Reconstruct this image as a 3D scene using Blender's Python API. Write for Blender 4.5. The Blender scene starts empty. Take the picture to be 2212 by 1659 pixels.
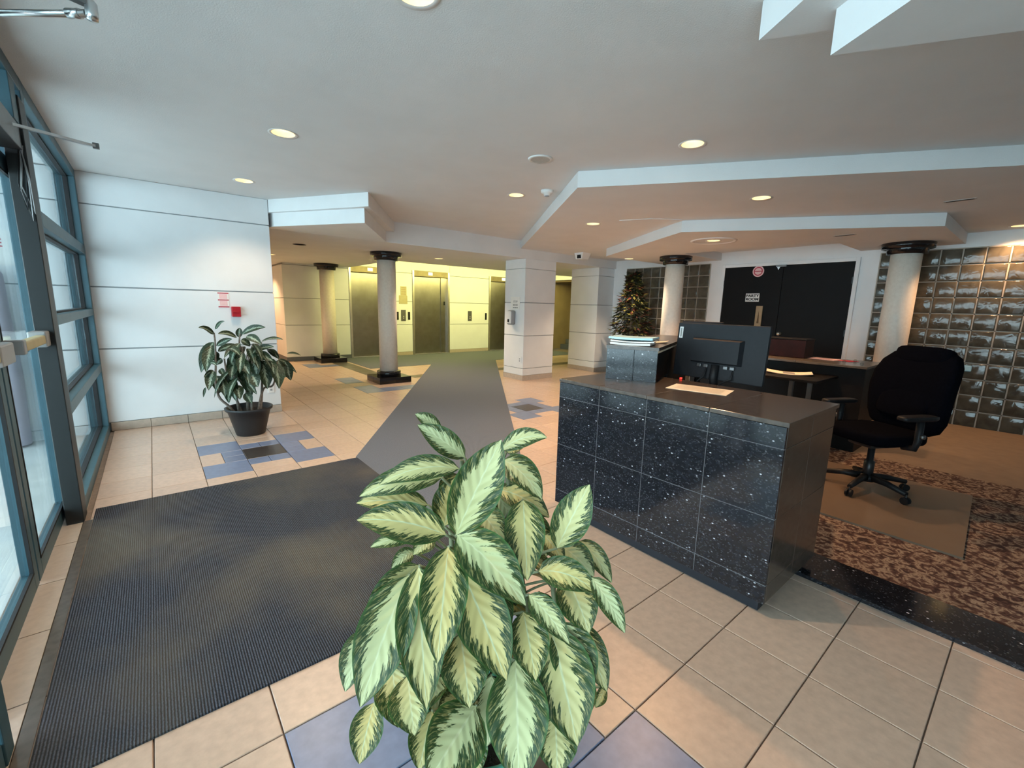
import bpy, bmesh, math, random
from mathutils import Vector, Matrix
from mathutils.geometry import tessellate_polygon
random.seed(7)
R = math.radians
SC = bpy.context.scene
COL = SC.collection

# ------------------------------------------------------------------ camera
CAM_H = 1.425
F_PX, PITCH, ROLL, YAW = 942.01, 0.174005, 0.023861, 0.686630
cd = bpy.data.cameras.new('camera'); cam = bpy.data.objects.new('camera', cd); COL.objects.link(cam)
cd.sensor_fit = 'HORIZONTAL'; cd.sensor_width = 36.0; cd.lens = F_PX * 36.0 / 2212.0
cd.clip_start = 0.02; cd.clip_end = 200
fw = Vector((math.sin(YAW)*math.cos(PITCH), math.cos(YAW)*math.cos(PITCH), -math.sin(PITCH)))
r0 = Vector((math.cos(YAW), -math.sin(YAW), 0)); u0 = r0.cross(fw)
rt = r0*math.cos(ROLL) + u0*math.sin(ROLL); up = u0*math.cos(ROLL) - r0*math.sin(ROLL)
mw = Matrix.Identity(4)
for i in range(3):
    mw[i][0], mw[i][1], mw[i][2] = rt[i], up[i], -fw[i]
mw.translation = Vector((0, 0, CAM_H)); cam.matrix_world = mw
SC.camera = cam

# ------------------------------------------------------------------ sky, daylight, exposure
SKY_STRENGTH = 10.5
W = bpy.data.worlds.new('overcast_sky'); SC.world = W; W.use_nodes = True
bg = W.node_tree.nodes['Background']; bg.inputs[0].default_value = (0.72, 0.87, 1.0, 1); bg.inputs[1].default_value = SKY_STRENGTH
pl = bpy.data.lights.new('daylight_portal', 'AREA'); pl.shape = 'RECTANGLE'; pl.size = 8.8; pl.size_y = 2.6
pl.cycles.is_portal = True
po = bpy.data.objects.new('daylight_portal', pl); COL.objects.link(po)
po.matrix_world = Matrix(((0, 0, -1, -0.72), (1, 0, 0, 1.9), (0, -1, 0, 1.32), (0, 0, 0, 1)))
vs = SC.view_settings
SC.display_settings.display_device = 'sRGB'
vs.view_transform = 'Standard'; vs.look = 'None'; vs.gamma = 1.0; vs.use_curve_mapping = False; vs.exposure = 0.0
WARM = (1.0, 0.68, 0.41); COVE = (1.0, 0.92, 0.30)
DL_W = 125.0

# ------------------------------------------------------------------ materials
def newmat(name):
    m = bpy.data.materials.new(name); m.use_nodes = True
    nt = m.node_tree; nt.nodes.clear()
    out = nt.nodes.new('ShaderNodeOutputMaterial'); b = nt.nodes.new('ShaderNodeBsdfPrincipled')
    nt.links.new(b.outputs[0], out.inputs[0])
    return m, nt, b, out
def N(nt, t, **kw):
    n = nt.nodes.new(t)
    for k, v in kw.items():
        if k.startswith('i_'): n.inputs[int(k[2:])].default_value = v
        else: setattr(n, k, v)
    return n
def ramp(nt, fac, stops, interp='LINEAR'):
    r = nt.nodes.new('ShaderNodeValToRGB'); r.color_ramp.interpolation = interp
    e = r.color_ramp.elements
    while len(e) > 1: e.remove(e[-1])
    e[0].position = stops[0][0]; e[0].color = (*stops[0][1], 1)
    for p, c in stops[1:]:
        q = e.new(p); q.color = (*c, 1)
    nt.links.new(fac, r.inputs[0]); return r
def paint(name, c, rough=0.6, var=0.06, scale=6.0, bump=0.0, bscale=80.0, metal=0.0, spec=0.5, rnd=0.0, coat=0.0):
    m, nt, b, out = newmat(name)
    tc = N(nt, 'ShaderNodeTexCoord'); no = N(nt, 'ShaderNodeTexNoise'); no.inputs['Scale'].default_value = scale; no.inputs['Detail'].default_value = 5
    nt.links.new(tc.outputs['Object'], no.inputs['Vector'])
    lo = tuple(v*(1-var) for v in c); hi = tuple(min(1, v*(1+var)) for v in c)
    rp = ramp(nt, no.outputs[0], [(0.3, lo), (0.7, hi)])
    src = rp.outputs[0]
    if rnd:
        oi = N(nt, 'ShaderNodeObjectInfo'); mr = N(nt, 'ShaderNodeMapRange'); mr.inputs[3].default_value = 1-rnd; mr.inputs[4].default_value = 1+rnd
        nt.links.new(oi.outputs['Random'], mr.inputs[0])
        hs = N(nt, 'ShaderNodeHueSaturation'); nt.links.new(mr.outputs[0], hs.inputs['Value']); nt.links.new(src, hs.inputs['Color']); src = hs.outputs[0]
    nt.links.new(src, b.inputs['Base Color'])
    b.inputs['Roughness'].default_value = rough; b.inputs['Metallic'].default_value = metal
    b.inputs['Specular IOR Level'].default_value = spec; b.inputs['Coat Weight'].default_value = coat
    if bump:
        n2 = N(nt, 'ShaderNodeTexNoise'); n2.inputs['Scale'].default_value = bscale; n2.inputs['Detail'].default_value = 4
        nt.links.new(tc.outputs['Object'], n2.inputs['Vector'])
        bp = N(nt, 'ShaderNodeBump'); bp.inputs['Strength'].default_value = bump; bp.inputs['Distance'].default_value = 0.004
        nt.links.new(n2.outputs[0], bp.inputs['Height']); nt.links.new(bp.outputs[0], b.inputs['Normal'])
    return m
def emit(name, c, s):
    m, nt, b, out = newmat(name)
    b.inputs['Base Color'].default_value = (*c, 1); b.inputs['Emission Color'].default_value = (*c, 1); b.inputs['Emission Strength'].default_value = s
    return m
def speckle(name, base, fleck, scale, thr, rough, stretch=(1, 1, 1), size2=None, tint=None, bump=0.0):
    """stone: dark or pale ground with small flecks"""
    m, nt, b, out = newmat(name)
    tc = N(nt, 'ShaderNodeTexCoord'); mp = N(nt, 'ShaderNodeMapping'); mp.inputs['Scale'].default_value = stretch
    oi = N(nt, 'ShaderNodeObjectInfo'); vm = N(nt, 'ShaderNodeVectorMath', operation='ADD')
    cb = N(nt, 'ShaderNodeCombineXYZ'); mu = N(nt, 'ShaderNodeMath', operation='MULTIPLY'); mu.inputs[1].default_value = 0.0
    nt.links.new(oi.outputs['Random'], mu.inputs[0]); nt.links.new(mu.outputs[0], cb.inputs[0])
    nt.links.new(tc.outputs['Object'], mp.inputs[0]); nt.links.new(mp.outputs[0], vm.inputs[0]); nt.links.new(cb.outputs[0], vm.inputs[1])
    v = N(nt, 'ShaderNodeTexVoronoi'); v.inputs['Scale'].default_value = scale; nt.links.new(vm.outputs[0], v.inputs['Vector'])
    sp = N(nt, 'ShaderNodeSeparateColor'); nt.links.new(v.outputs['Color'], sp.inputs[0])
    gt = N(nt, 'ShaderNodeMath', operation='GREATER_THAN'); gt.inputs[1].default_value = thr; nt.links.new(sp.outputs[0], gt.inputs[0])
    lt = N(nt, 'ShaderNodeMapRange'); lt.inputs[1].default_value = 0.20; lt.inputs[2].default_value = 0.42; lt.inputs[3].default_value = 1.0; lt.inputs[4].default_value = 0.0
    nt.links.new(v.outputs['Distance'], lt.inputs[0])
    fl = N(nt, 'ShaderNodeMath', operation='MULTIPLY'); nt.links.new(gt.outputs[0], fl.inputs[0]); nt.links.new(lt.outputs[0], fl.inputs[1])
    br = N(nt, 'ShaderNodeMath', operation='MULTIPLY'); nt.links.new(fl.outputs[0], br.inputs[0]); nt.links.new(sp.outputs[1], br.inputs[1])
    no = N(nt, 'ShaderNodeTexNoise'); no.inputs['Scale'].default_value = 26; no.inputs['Detail'].default_value = 6; nt.links.new(vm.outputs[0], no.inputs['Vector'])
    g = ramp(nt, no.outputs[0], [(0.3, base), (0.75, tint or tuple(x*2.2 for x in base))])
    mx = N(nt, 'ShaderNodeMix', data_type='RGBA'); nt.links.new(br.outputs[0], mx.inputs[0]); nt.links.new(g.outputs[0], mx.inputs[6]); mx.inputs[7].default_value = (*fleck, 1)
    src = mx.outputs[2]
    if size2:
        v2 = N(nt, 'ShaderNodeTexVoronoi'); v2.inputs['Scale'].default_value = size2; nt.links.new(vm.outputs[0], v2.inputs['Vector'])
        s2 = N(nt, 'ShaderNodeSeparateColor'); nt.links.new(v2.outputs['Color'], s2.inputs[0])
        m2 = N(nt, 'ShaderNodeMapRange'); m2.inputs[1].default_value = 0.88; m2.inputs[2].default_value = 1.0; m2.inputs[4].default_value = 0.065; nt.links.new(s2.outputs[0], m2.inputs[0])
        x2 = N(nt, 'ShaderNodeMix', data_type='RGBA'); nt.links.new(m2.outputs[0], x2.inputs[0]); nt.links.new(src, x2.inputs[6]); x2.inputs[7].default_value = (*fleck, 1); src = x2.outputs[2]
    nt.links.new(src, b.inputs['Base Color']); b.inputs['Roughness'].default_value = rough
    return m
def glass(name, tint=(0.86, 0.93, 0.92), ior=1.5):
    """thin architectural glass: straight transmission plus a Fresnel reflection"""
    m, nt, b, out = newmat(name); nt.nodes.remove(b)
    tr = N(nt, 'ShaderNodeBsdfTransparent'); tr.inputs[0].default_value = (*tint, 1)
    gl = N(nt, 'ShaderNodeBsdfGlossy'); gl.inputs['Roughness'].default_value = 0.02
    lw = N(nt, 'ShaderNodeLayerWeight'); pw = N(nt, 'ShaderNodeMath', operation='POWER'); pw.inputs[1].default_value = 5.0
    nt.links.new(lw.outputs['Facing'], pw.inputs[0]); fr = N(nt, 'ShaderNodeMath', operation='MULTIPLY_ADD'); fr.inputs[1].default_value = 0.75; fr.inputs[2].default_value = 0.035; nt.links.new(pw.outputs[0], fr.inputs[0])
    mx = N(nt, 'ShaderNodeMixShader'); nt.links.new(fr.outputs[0], mx.inputs[0]); nt.links.new(tr.outputs[0], mx.inputs[1]); nt.links.new(gl.outputs[0], mx.inputs[2])
    nt.links.new(mx.outputs[0], out.inputs[0]); return m

M = {}
M['wall'] = paint('wall_paint', (0.74, 0.76, 0.77), 0.55, 0.03, 3, 0.12, 160)
M['groove'] = paint('groove_paint', (0.30, 0.32, 0.33), 0.8)
M['ceil'] = paint('ceiling_paint', (0.72, 0.725, 0.72), 0.75, 0.03, 2.5, 0.25, 140)
M['trim_white'] = paint('trim_paint', (0.76, 0.77, 0.77), 0.5, 0.03, 4, 0.1, 120)
M['basetile'] = paint('base_tile', (0.46, 0.385, 0.315), 0.4, 0.08, 30, rnd=0.04)
M['basegrey'] = paint('grey_base', (0.10, 0.115, 0.14), 0.6)
M['grout'] = paint('grout', (0.235, 0.185, 0.15), 0.9, 0.15, 20)
M['tile'] = paint('beige_tile', (0.55, 0.412, 0.320), 0.32, 0.10, 28, 0.05, 180, rnd=0.05)
M['tile_blue'] = paint('blue_tile', (0.165, 0.215, 0.34), 0.32, 0.10, 25, rnd=0.08)
M['tile_black'] = paint('black_tile', (0.045, 0.040, 0.038), 0.3, 0.2, 25)
M['tile_band'] = paint('dark_olive_tile', (0.12, 0.11, 0.085), 0.3, 0.15, 25)
M['granite'] = speckle('black_granite', (0.007, 0.008, 0.011), (0.85, 0.88, 0.95), 78, 0.973, 0.11, (1, 0.8, 1.4), 200)
M['joint'] = paint('pale_joint', (0.12, 0.12, 0.13), 0.8)
M['kick'] = paint('navy_toe_kick', (0.012, 0.016, 0.024), 0.45, 0.1, 12)
M['granite_top'] = speckle('granite_top_with_reflection', (0.042, 0.032, 0.025), (0.16, 0.15, 0.14), 210, 0.95, 0.22)  # brown ceiling reflection is painted into this black granite's base colour
M['black_stone'] = speckle('polished_black_stone', (0.006, 0.006, 0.007), (0.2, 0.2, 0.2), 220, 0.97, 0.13)
M['terrazzo'] = speckle('cream_speckled_stone', (0.80, 0.73, 0.63), (0.50, 0.42, 0.34), 260, 0.74, 0.5, tint=(0.88, 0.82, 0.72))
M['teal'] = paint('teal_metal', (0.042, 0.098, 0.125), 0.42, 0.08, 10, spec=0.4)
M['teal_dark'] = paint('dark_teal_metal', (0.008, 0.011, 0.012), 0.5, 0.12, 10)
M['gasket'] = paint('black_rubber', (0.006, 0.007, 0.009), 0.7)
M['alu'] = paint('aluminium', (0.62, 0.63, 0.63), 0.28, 0.05, 20, metal=1.0)
M['alu_dark'] = paint('dark_aluminium', (0.16, 0.16, 0.16), 0.4, 0.1, 20, metal=0.8)
M['steel'] = paint('brushed_steel', (0.30, 0.28, 0.25), 0.30, 0.10, 5, metal=1.0)
M['steel_trim'] = paint('bright_steel', (0.62, 0.58, 0.48), 0.30, 0.08, 8, metal=1.0)
M['header'] = paint('bronze_steel', (0.20, 0.165, 0.10), 0.45, 0.15, 8, metal=0.6)
M['black_plastic'] = paint('black_plastic', (0.009, 0.0095, 0.011), 0.5, 0.1, 30, spec=0.25)
M['black_metal'] = paint('black_metal', (0.012, 0.012, 0.013), 0.4)
M['monitor'] = paint('monitor_plastic', (0.016, 0.017, 0.020), 0.55, 0.08, 40, 0.1, 300, spec=0.25)
M['fabric'] = paint('black_fabric', (0.0022, 0.0025, 0.0045), 0.95, 0.25, 60, 0.4, 500, spec=0.03)
M['pot'] = paint('black_pot_plastic', (0.018, 0.019, 0.022), 0.45, 0.1, 20)
M['soil'] = paint('soil', (0.03, 0.022, 0.016), 0.95, 0.4, 60, 1.0, 90)
M['paper'] = paint('white_paper', (0.80, 0.79, 0.76), 0.8, 0.03, 12)
M['cream'] = paint('cream_paper', (0.86, 0.74, 0.56), 0.8, 0.04, 12)
M['pink'] = paint('pink_paper', (0.80, 0.52, 0.52), 0.8, 0.04, 30)
M['bluefolder'] = paint('pale_blue_folder', (0.42, 0.68, 0.78), 0.5, 0.04, 10)
M['red'] = paint('alarm_red', (0.42, 0.012, 0.022), 0.35, 0.08, 20)
M['red_print'] = paint('red_print', (0.45, 0.03, 0.06), 0.7)
M['ink'] = paint('black_ink', (0.02, 0.02, 0.02), 0.7)
M['greyink'] = paint('grey_ink', (0.25, 0.25, 0.24), 0.7)
M['tan'] = paint('tan_card', (0.36, 0.255, 0.14), 0.6, 0.1, 14)
M['tan2'] = paint('tan_notice', (0.46, 0.41, 0.24), 0.7, 0.06, 14)
M['brownink'] = paint('brown_ink', (0.10, 0.055, 0.02), 0.7)
M['door_black'] = paint('black_door_paint', (0.007, 0.0065, 0.0065), 0.5, 0.1, 8, spec=0.12)
M['mahogany'] = paint('mahogany', (0.022, 0.005, 0.004), 0.5, 0.25, 18, spec=0.15)
M['darkwood'] = paint('dark_laminate', (0.006, 0.0055, 0.0055), 0.5, 0.2, 12, spec=0.2)
M['ledge'] = paint('brown_stone_ledge', (0.10, 0.085, 0.07), 0.25, 0.15, 30)
M['grey_plastic'] = paint('grey_plastic', (0.30, 0.30, 0.30), 0.4, 0.05, 10)
M['white_plastic'] = paint('white_plastic', (0.78, 0.78, 0.76), 0.4, 0.03, 10)
M['grille'] = paint('speaker_grille', (0.48, 0.48, 0.45), 0.6, 0.05, 60)
M['reflector'] = paint('reflector', (0.72, 0.66, 0.48), 0.3, 0.03, 5)
M['bulb'] = emit('bulb_glow', (1.0, 0.76, 0.46), 15.0)
M['tube'] = emit('cove_tube', COVE, 6.0)
M['lcd'] = emit('indicator_screen', (0.62, 0.82, 1.0), 2.2)
M['led'] = emit('red_led', (1.0, 0.03, 0.02), 3.0)
M['tanfloor'] = paint('tan_carpet', (0.25, 0.18, 0.12), 0.9, 0.08, 9, 0.5, 240)
M['chairmat'] = paint('tan_chair_mat', (0.16, 0.115, 0.08), 0.35, 0.06, 5)
M['brown_wall'] = paint('brown_wall', (0.34, 0.25, 0.14), 0.8, 0.1, 3)
M['stem'] = paint('plant_stem', (0.20, 0.22, 0.12), 0.6, 0.3, 30)
M['bark'] = paint('bark', (0.17, 0.14, 0.115), 0.8, 0.35, 50, 0.4, 90)
M['concrete'] = paint('pale_paving', (0.72, 0.72, 0.71), 0.8, 0.08, 5, 0.2, 60)
M['glass'] = glass('window_glass')
M['cup'] = glass('clear_glass', (0.8, 0.82, 0.8), 1.6)
M['foil'] = paint('green_foil_glaze', (0.10, 0.36, 0.26), 0.18, 0.35, 14, 0.9, 22, spec=0.8)
M['lavender'] = paint('lavender_cloth', (0.62, 0.56, 0.66), 0.9, 0.06, 6)

# carpets
def ribbed(name, a, bcol, rows, dirt_sheen=None, rot=0.0):
    m, nt, b, out = newmat(name)
    tc = N(nt, 'ShaderNodeTexCoord'); mp = N(nt, 'ShaderNodeMapping'); mp.inputs['Rotation'].default_value = (0, 0, rot)
    nt.links.new(tc.outputs['Object'], mp.inputs[0])
    w = N(nt, 'ShaderNodeTexWave', bands_direction='X'); w.inputs['Scale'].default_value = rows; w.inputs['Distortion'].default_value = 1.2; w.inputs['Detail'].default_value = 2; w.inputs['Detail Scale'].default_value = 3
    nt.links.new(mp.outputs[0], w.inputs[0])
    no = N(nt, 'ShaderNodeTexNoise'); no.inputs['Scale'].default_value = 130; no.inputs['Detail'].default_value = 5; nt.links.new(mp.outputs[0], no.inputs[0])
    ad = N(nt, 'ShaderNodeMath', operation='MULTIPLY'); nt.links.new(w.outputs[1], ad.inputs[0]); nt.links.new(no.outputs[0], ad.inputs[1])
    rp = ramp(nt, ad.outputs[0], [(0.05, a), (0.6, bcol)])
    src = rp.outputs[0]
    if dirt_sheen:  # brownish wear, with uneven sheen painted into the colour too
        n2 = N(nt, 'ShaderNodeTexNoise'); n2.inputs['Scale'].default_value = 1.1; n2.inputs['Detail'].default_value = 4; nt.links.new(mp.outputs[0], n2.inputs[0])
        mr = N(nt, 'ShaderNodeMapRange'); mr.inputs[1].default_value = 0.44; mr.inputs[2].default_value = 0.66; mr.inputs[4].default_value = 0.7; nt.links.new(n2.outputs[0], mr.inputs[0])
        mx = N(nt, 'ShaderNodeMix', data_type='RGBA'); nt.links.new(mr.outputs[0], mx.inputs[0]); nt.links.new(src, mx.inputs[6]); mx.inputs[7].default_value = (*dirt_sheen, 1); src = mx.outputs[2]
    nt.links.new(src, b.inputs['Base Color']); b.inputs['Roughness'].default_value = 0.9; b.inputs['Specular IOR Level'].default_value = 0.25
    bp = N(nt, 'ShaderNodeBump'); bp.inputs['Strength'].default_value = 0.8; bp.inputs['Distance'].default_value = 0.006
    nt.links.new(ad.outputs[0], bp.inputs['Height']); nt.links.new(bp.outputs[0], b.inputs['Normal'])
    return m
M['mat'] = ribbed('ribbed_entrance_mat', (0.013, 0.016, 0.022), (0.092, 0.104, 0.135), 34, (0.12, 0.108, 0.083))
M['runner'] = ribbed('grey_carpet', (0.125, 0.14, 0.17), (0.23, 0.26, 0.31), 60, None, 0.6)
def rugmat():
    m, nt, b, out = newmat('swirl_rug')
    tc = N(nt, 'ShaderNodeTexCoord')
    v = N(nt, 'ShaderNodeTexVoronoi', feature='F1'); v.inputs['Scale'].default_value = 8.0; nt.links.new(tc.outputs['Object'], v.inputs['Vector'])
    no = N(nt, 'ShaderNodeTexNoise'); no.inputs['Scale'].default_value = 26; no.inputs['Detail'].default_value = 5; no.inputs['Distortion'].default_value = 1.2; nt.links.new(tc.outputs['Object'], no.inputs['Vector'])
    sn = N(nt, 'ShaderNodeMath', operation='MULTIPLY'); sn.inputs[1].default_value = 17.0; nt.links.new(v.outputs['Distance'], sn.inputs[0])
    s2 = N(nt, 'ShaderNodeMath', operation='SINE'); nt.links.new(sn.outputs[0], s2.inputs[0])
    n3 = N(nt, 'ShaderNodeMath', operation='MULTIPLY_ADD'); n3.inputs[1].default_value = 0.10; nt.links.new(s2.outputs[0], n3.inputs[0]); nt.links.new(no.outputs[0], n3.inputs[2])
    rp = ramp(nt, n3.outputs[0], [(0.30, (0.040, 0.024, 0.022)), (0.46, (0.10, 0.055, 0.045)), (0.53, (0.18, 0.125, 0.09)), (0.60, (0.34, 0.26, 0.19)), (0.75, (0.09, 0.05, 0.042))])
    nt.links.new(rp.outputs[0], b.inputs['Base Color']); b.inputs['Roughness'].default_value = 0.95; b.inputs['Specular IOR Level'].default_value = 0.2
    return m
M['rug'] = rugmat()
def blockmat():
    """wavy pressed-glass block with a dark room behind it"""
    m, nt, b, out = newmat('glass_block')
    tc = N(nt, 'ShaderNodeTexCoord'); oi = N(nt, 'ShaderNodeObjectInfo'); vm = N(nt, 'ShaderNodeVectorMath', operation='ADD')
    mu = N(nt, 'ShaderNodeMath', operation='MULTIPLY'); mu.inputs[1].default_value = 50.0; nt.links.new(oi.outputs['Random'], mu.inputs[0])
    nt.links.new(tc.outputs['Object'], vm.inputs[0]); nt.links.new(mu.outputs[0], vm.inputs[1])
    no = N(nt, 'ShaderNodeTexNoise'); no.inputs['Scale'].default_value = 9.0; no.inputs['Detail'].default_value = 2; no.inputs['Distortion'].default_value = 0.6; nt.links.new(vm.outputs[0], no.inputs[0])
    bp = N(nt, 'ShaderNodeBump'); bp.inputs['Strength'].default_value = 0.30; bp.inputs['Distance'].default_value = 0.02; nt.links.new(no.outputs[0], bp.inputs['Height']); nt.links.new(bp.outputs[0], b.inputs['Normal'])
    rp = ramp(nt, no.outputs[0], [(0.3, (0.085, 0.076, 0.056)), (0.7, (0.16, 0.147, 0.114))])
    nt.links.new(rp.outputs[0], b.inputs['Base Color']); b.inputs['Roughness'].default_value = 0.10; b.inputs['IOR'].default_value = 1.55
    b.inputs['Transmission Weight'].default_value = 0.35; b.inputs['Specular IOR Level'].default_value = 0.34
    return m
M['block'] = blockmat()
M['mortar'] = paint('mortar', (0.42, 0.38, 0.32), 0.8, 0.08, 20)

def leafmat(name, pale, pale2, dark, edge, vein):
    """variegated leaf: pale middle, dark feathered margin running along the veins (leaf's own colouring, in UV)"""
    m, nt, b, out = newmat(name)
    uv = N(nt, 'ShaderNodeUVMap'); sx = N(nt, 'ShaderNodeSeparateXYZ'); nt.links.new(uv.outputs[0], sx.inputs[0])
    s0 = N(nt, 'ShaderNodeMath', operation='MULTIPLY_ADD'); s0.inputs[1].default_value = 2.0; s0.inputs[2].default_value = -1.0; nt.links.new(sx.outputs[0], s0.inputs[0])
    ab = N(nt, 'ShaderNodeMath', operation='ABSOLUTE'); nt.links.new(s0.outputs[0], ab.inputs[0])
    # vein coordinate: along the leaf minus a slant towards the tip
    vk = N(nt, 'ShaderNodeMath', operation='MULTIPLY_ADD'); vk.inputs[1].default_value = -0.34; nt.links.new(ab.outputs[0], vk.inputs[0]); nt.links.new(sx.outputs[1], vk.inputs[2])
    oi = N(nt, 'ShaderNodeObjectInfo'); r9 = N(nt, 'ShaderNodeMath', operation='MULTIPLY'); r9.inputs[1].default_value = 91.0; nt.links.new(oi.outputs['Random'], r9.inputs[0])
    sg = N(nt, 'ShaderNodeMath', operation='MULTIPLY_ADD'); sg.inputs[1].default_value = 0.9; nt.links.new(s0.outputs[0], sg.inputs[0]); nt.links.new(r9.outputs[0], sg.inputs[2])
    vs_ = N(nt, 'ShaderNodeMath', operation='MULTIPLY'); vs_.inputs[1].default_value = 9.0; nt.links.new(vk.outputs[0], vs_.inputs[0])
    cb = N(nt, 'ShaderNodeCombineXYZ'); nt.links.new(vs_.outputs[0], cb.inputs[0]); nt.links.new(sg.outputs[0], cb.inputs[1])
    no = N(nt, 'ShaderNodeTexNoise'); no.inputs['Scale'].default_value = 2.1; no.inputs['Detail'].default_value = 4; no.inputs['Roughness'].default_value = 0.62; nt.links.new(cb.outputs[0], no.inputs[0])
    th = N(nt, 'ShaderNodeMath', operation='MULTIPLY_ADD'); th.inputs[1].default_value = 1.75; nt.links.new(no.outputs[0], th.inputs[0]); nt.links.new(ab.outputs[0], th.inputs[2])
    mk = N(nt, 'ShaderNodeMapRange', interpolation_type='SMOOTHSTEP'); mk.inputs[1].default_value = edge; mk.inputs[2].default_value = edge + 0.10; nt.links.new(th.outputs[0], mk.inputs[0])
    # pale streaks inside the dark margin
    n2 = N(nt, 'ShaderNodeTexNoise'); n2.inputs['Scale'].default_value = 5.5; n2.inputs['Detail'].default_value = 3; nt.links.new(cb.outputs[0], n2.inputs[0])
    st = N(nt, 'ShaderNodeMapRange'); st.inputs[1].default_value = 0.50; st.inputs[2].default_value = 0.64; st.inputs[4].default_value = 0.8; nt.links.new(n2.outputs[0], st.inputs[0])
    dk = N(nt, 'ShaderNodeMix', data_type='RGBA'); nt.links.new(st.outputs[0], dk.inputs[0]); dk.inputs[6].default_value = (*dark, 1); dk.inputs[7].default_value = (*tuple(0.5*p+0.5*d for p, d in zip(pale, dark)), 1)
    pm = N(nt, 'ShaderNodeMix', data_type='RGBA'); nt.links.new(oi.outputs['Random'], pm.inputs[0]); pm.inputs[6].default_value = (*pale, 1); pm.inputs[7].default_value = (*pale2, 1)
    mx = N(nt, 'ShaderNodeMix', data_type='RGBA'); nt.links.new(mk.outputs[0], mx.inputs[0]); nt.links.new(pm.outputs[2], mx.inputs[6]); nt.links.new(dk.outputs[2], mx.inputs[7])
    # green rim
    rm = N(nt, 'ShaderNodeMapRange'); rm.inputs[1].default_value = 0.88; rm.inputs[2].default_value = 0.97; nt.links.new(ab.outputs[0], rm.inputs[0])
    m3 = N(nt, 'ShaderNodeMix', data_type='RGBA'); nt.links.new(rm.outputs[0], m3.inputs[0]); nt.links.new(mx.outputs[2], m3.inputs[6]); m3.inputs[7].default_value = (*tuple(v*2.0 for v in dark), 1)
    # midrib
    mb = N(nt, 'ShaderNodeMapRange'); mb.inputs[1].default_value = 0.02; mb.inputs[2].default_value = 0.055; mb.inputs[3].default_value = 1.0; mb.inputs[4].default_value = 0.0; nt.links.new(ab.outputs[0], mb.inputs[0])
    m4 = N(nt, 'ShaderNodeMix', data_type='RGBA'); nt.links.new(mb.outputs[0], m4.inputs[0]); nt.links.new(m3.outputs[2], m4.inputs[6]); m4.inputs[7].default_value = (*vein, 1)
    nt.links.new(m4.outputs[2], b.inputs['Base Color']); b.inputs['Roughness'].default_value = 0.42; b.inputs['Specular IOR Level'].default_value = 0.35
    # vein relief
    wv = N(nt, 'ShaderNodeMath', operation='MULTIPLY'); wv.inputs[1].default_value = 44.0; nt.links.new(vk.outputs[0], wv.inputs[0])
    sn = N(nt, 'ShaderNodeMath', operation='SINE'); nt.links.new(wv.outputs[0], sn.inputs[0])
    bp = N(nt, 'ShaderNodeBump'); bp.inputs['Strength'].default_value = 0.22; bp.inputs['Distance'].default_value = 0.003; nt.links.new(sn.outputs[0], bp.inputs['Height']); nt.links.new(bp.outputs[0], b.inputs['Normal'])
    return m
M['leaf'] = leafmat('silver_variegated_leaf', (0.62, 0.50, 0.19), (0.50, 0.53, 0.28), (0.020, 0.050, 0.010), 1.34, (0.60, 0.60, 0.34))
M['leaf2'] = leafmat('dark_variegated_leaf', (0.20, 0.26, 0.18), (0.34, 0.43, 0.35), (0.012, 0.028, 0.010), 1.02, (0.36, 0.42, 0.30))
M['foliage'] = paint('brown_green_foliage', (0.085, 0.070, 0.028), 0.6, 0.75, 9)

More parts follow.
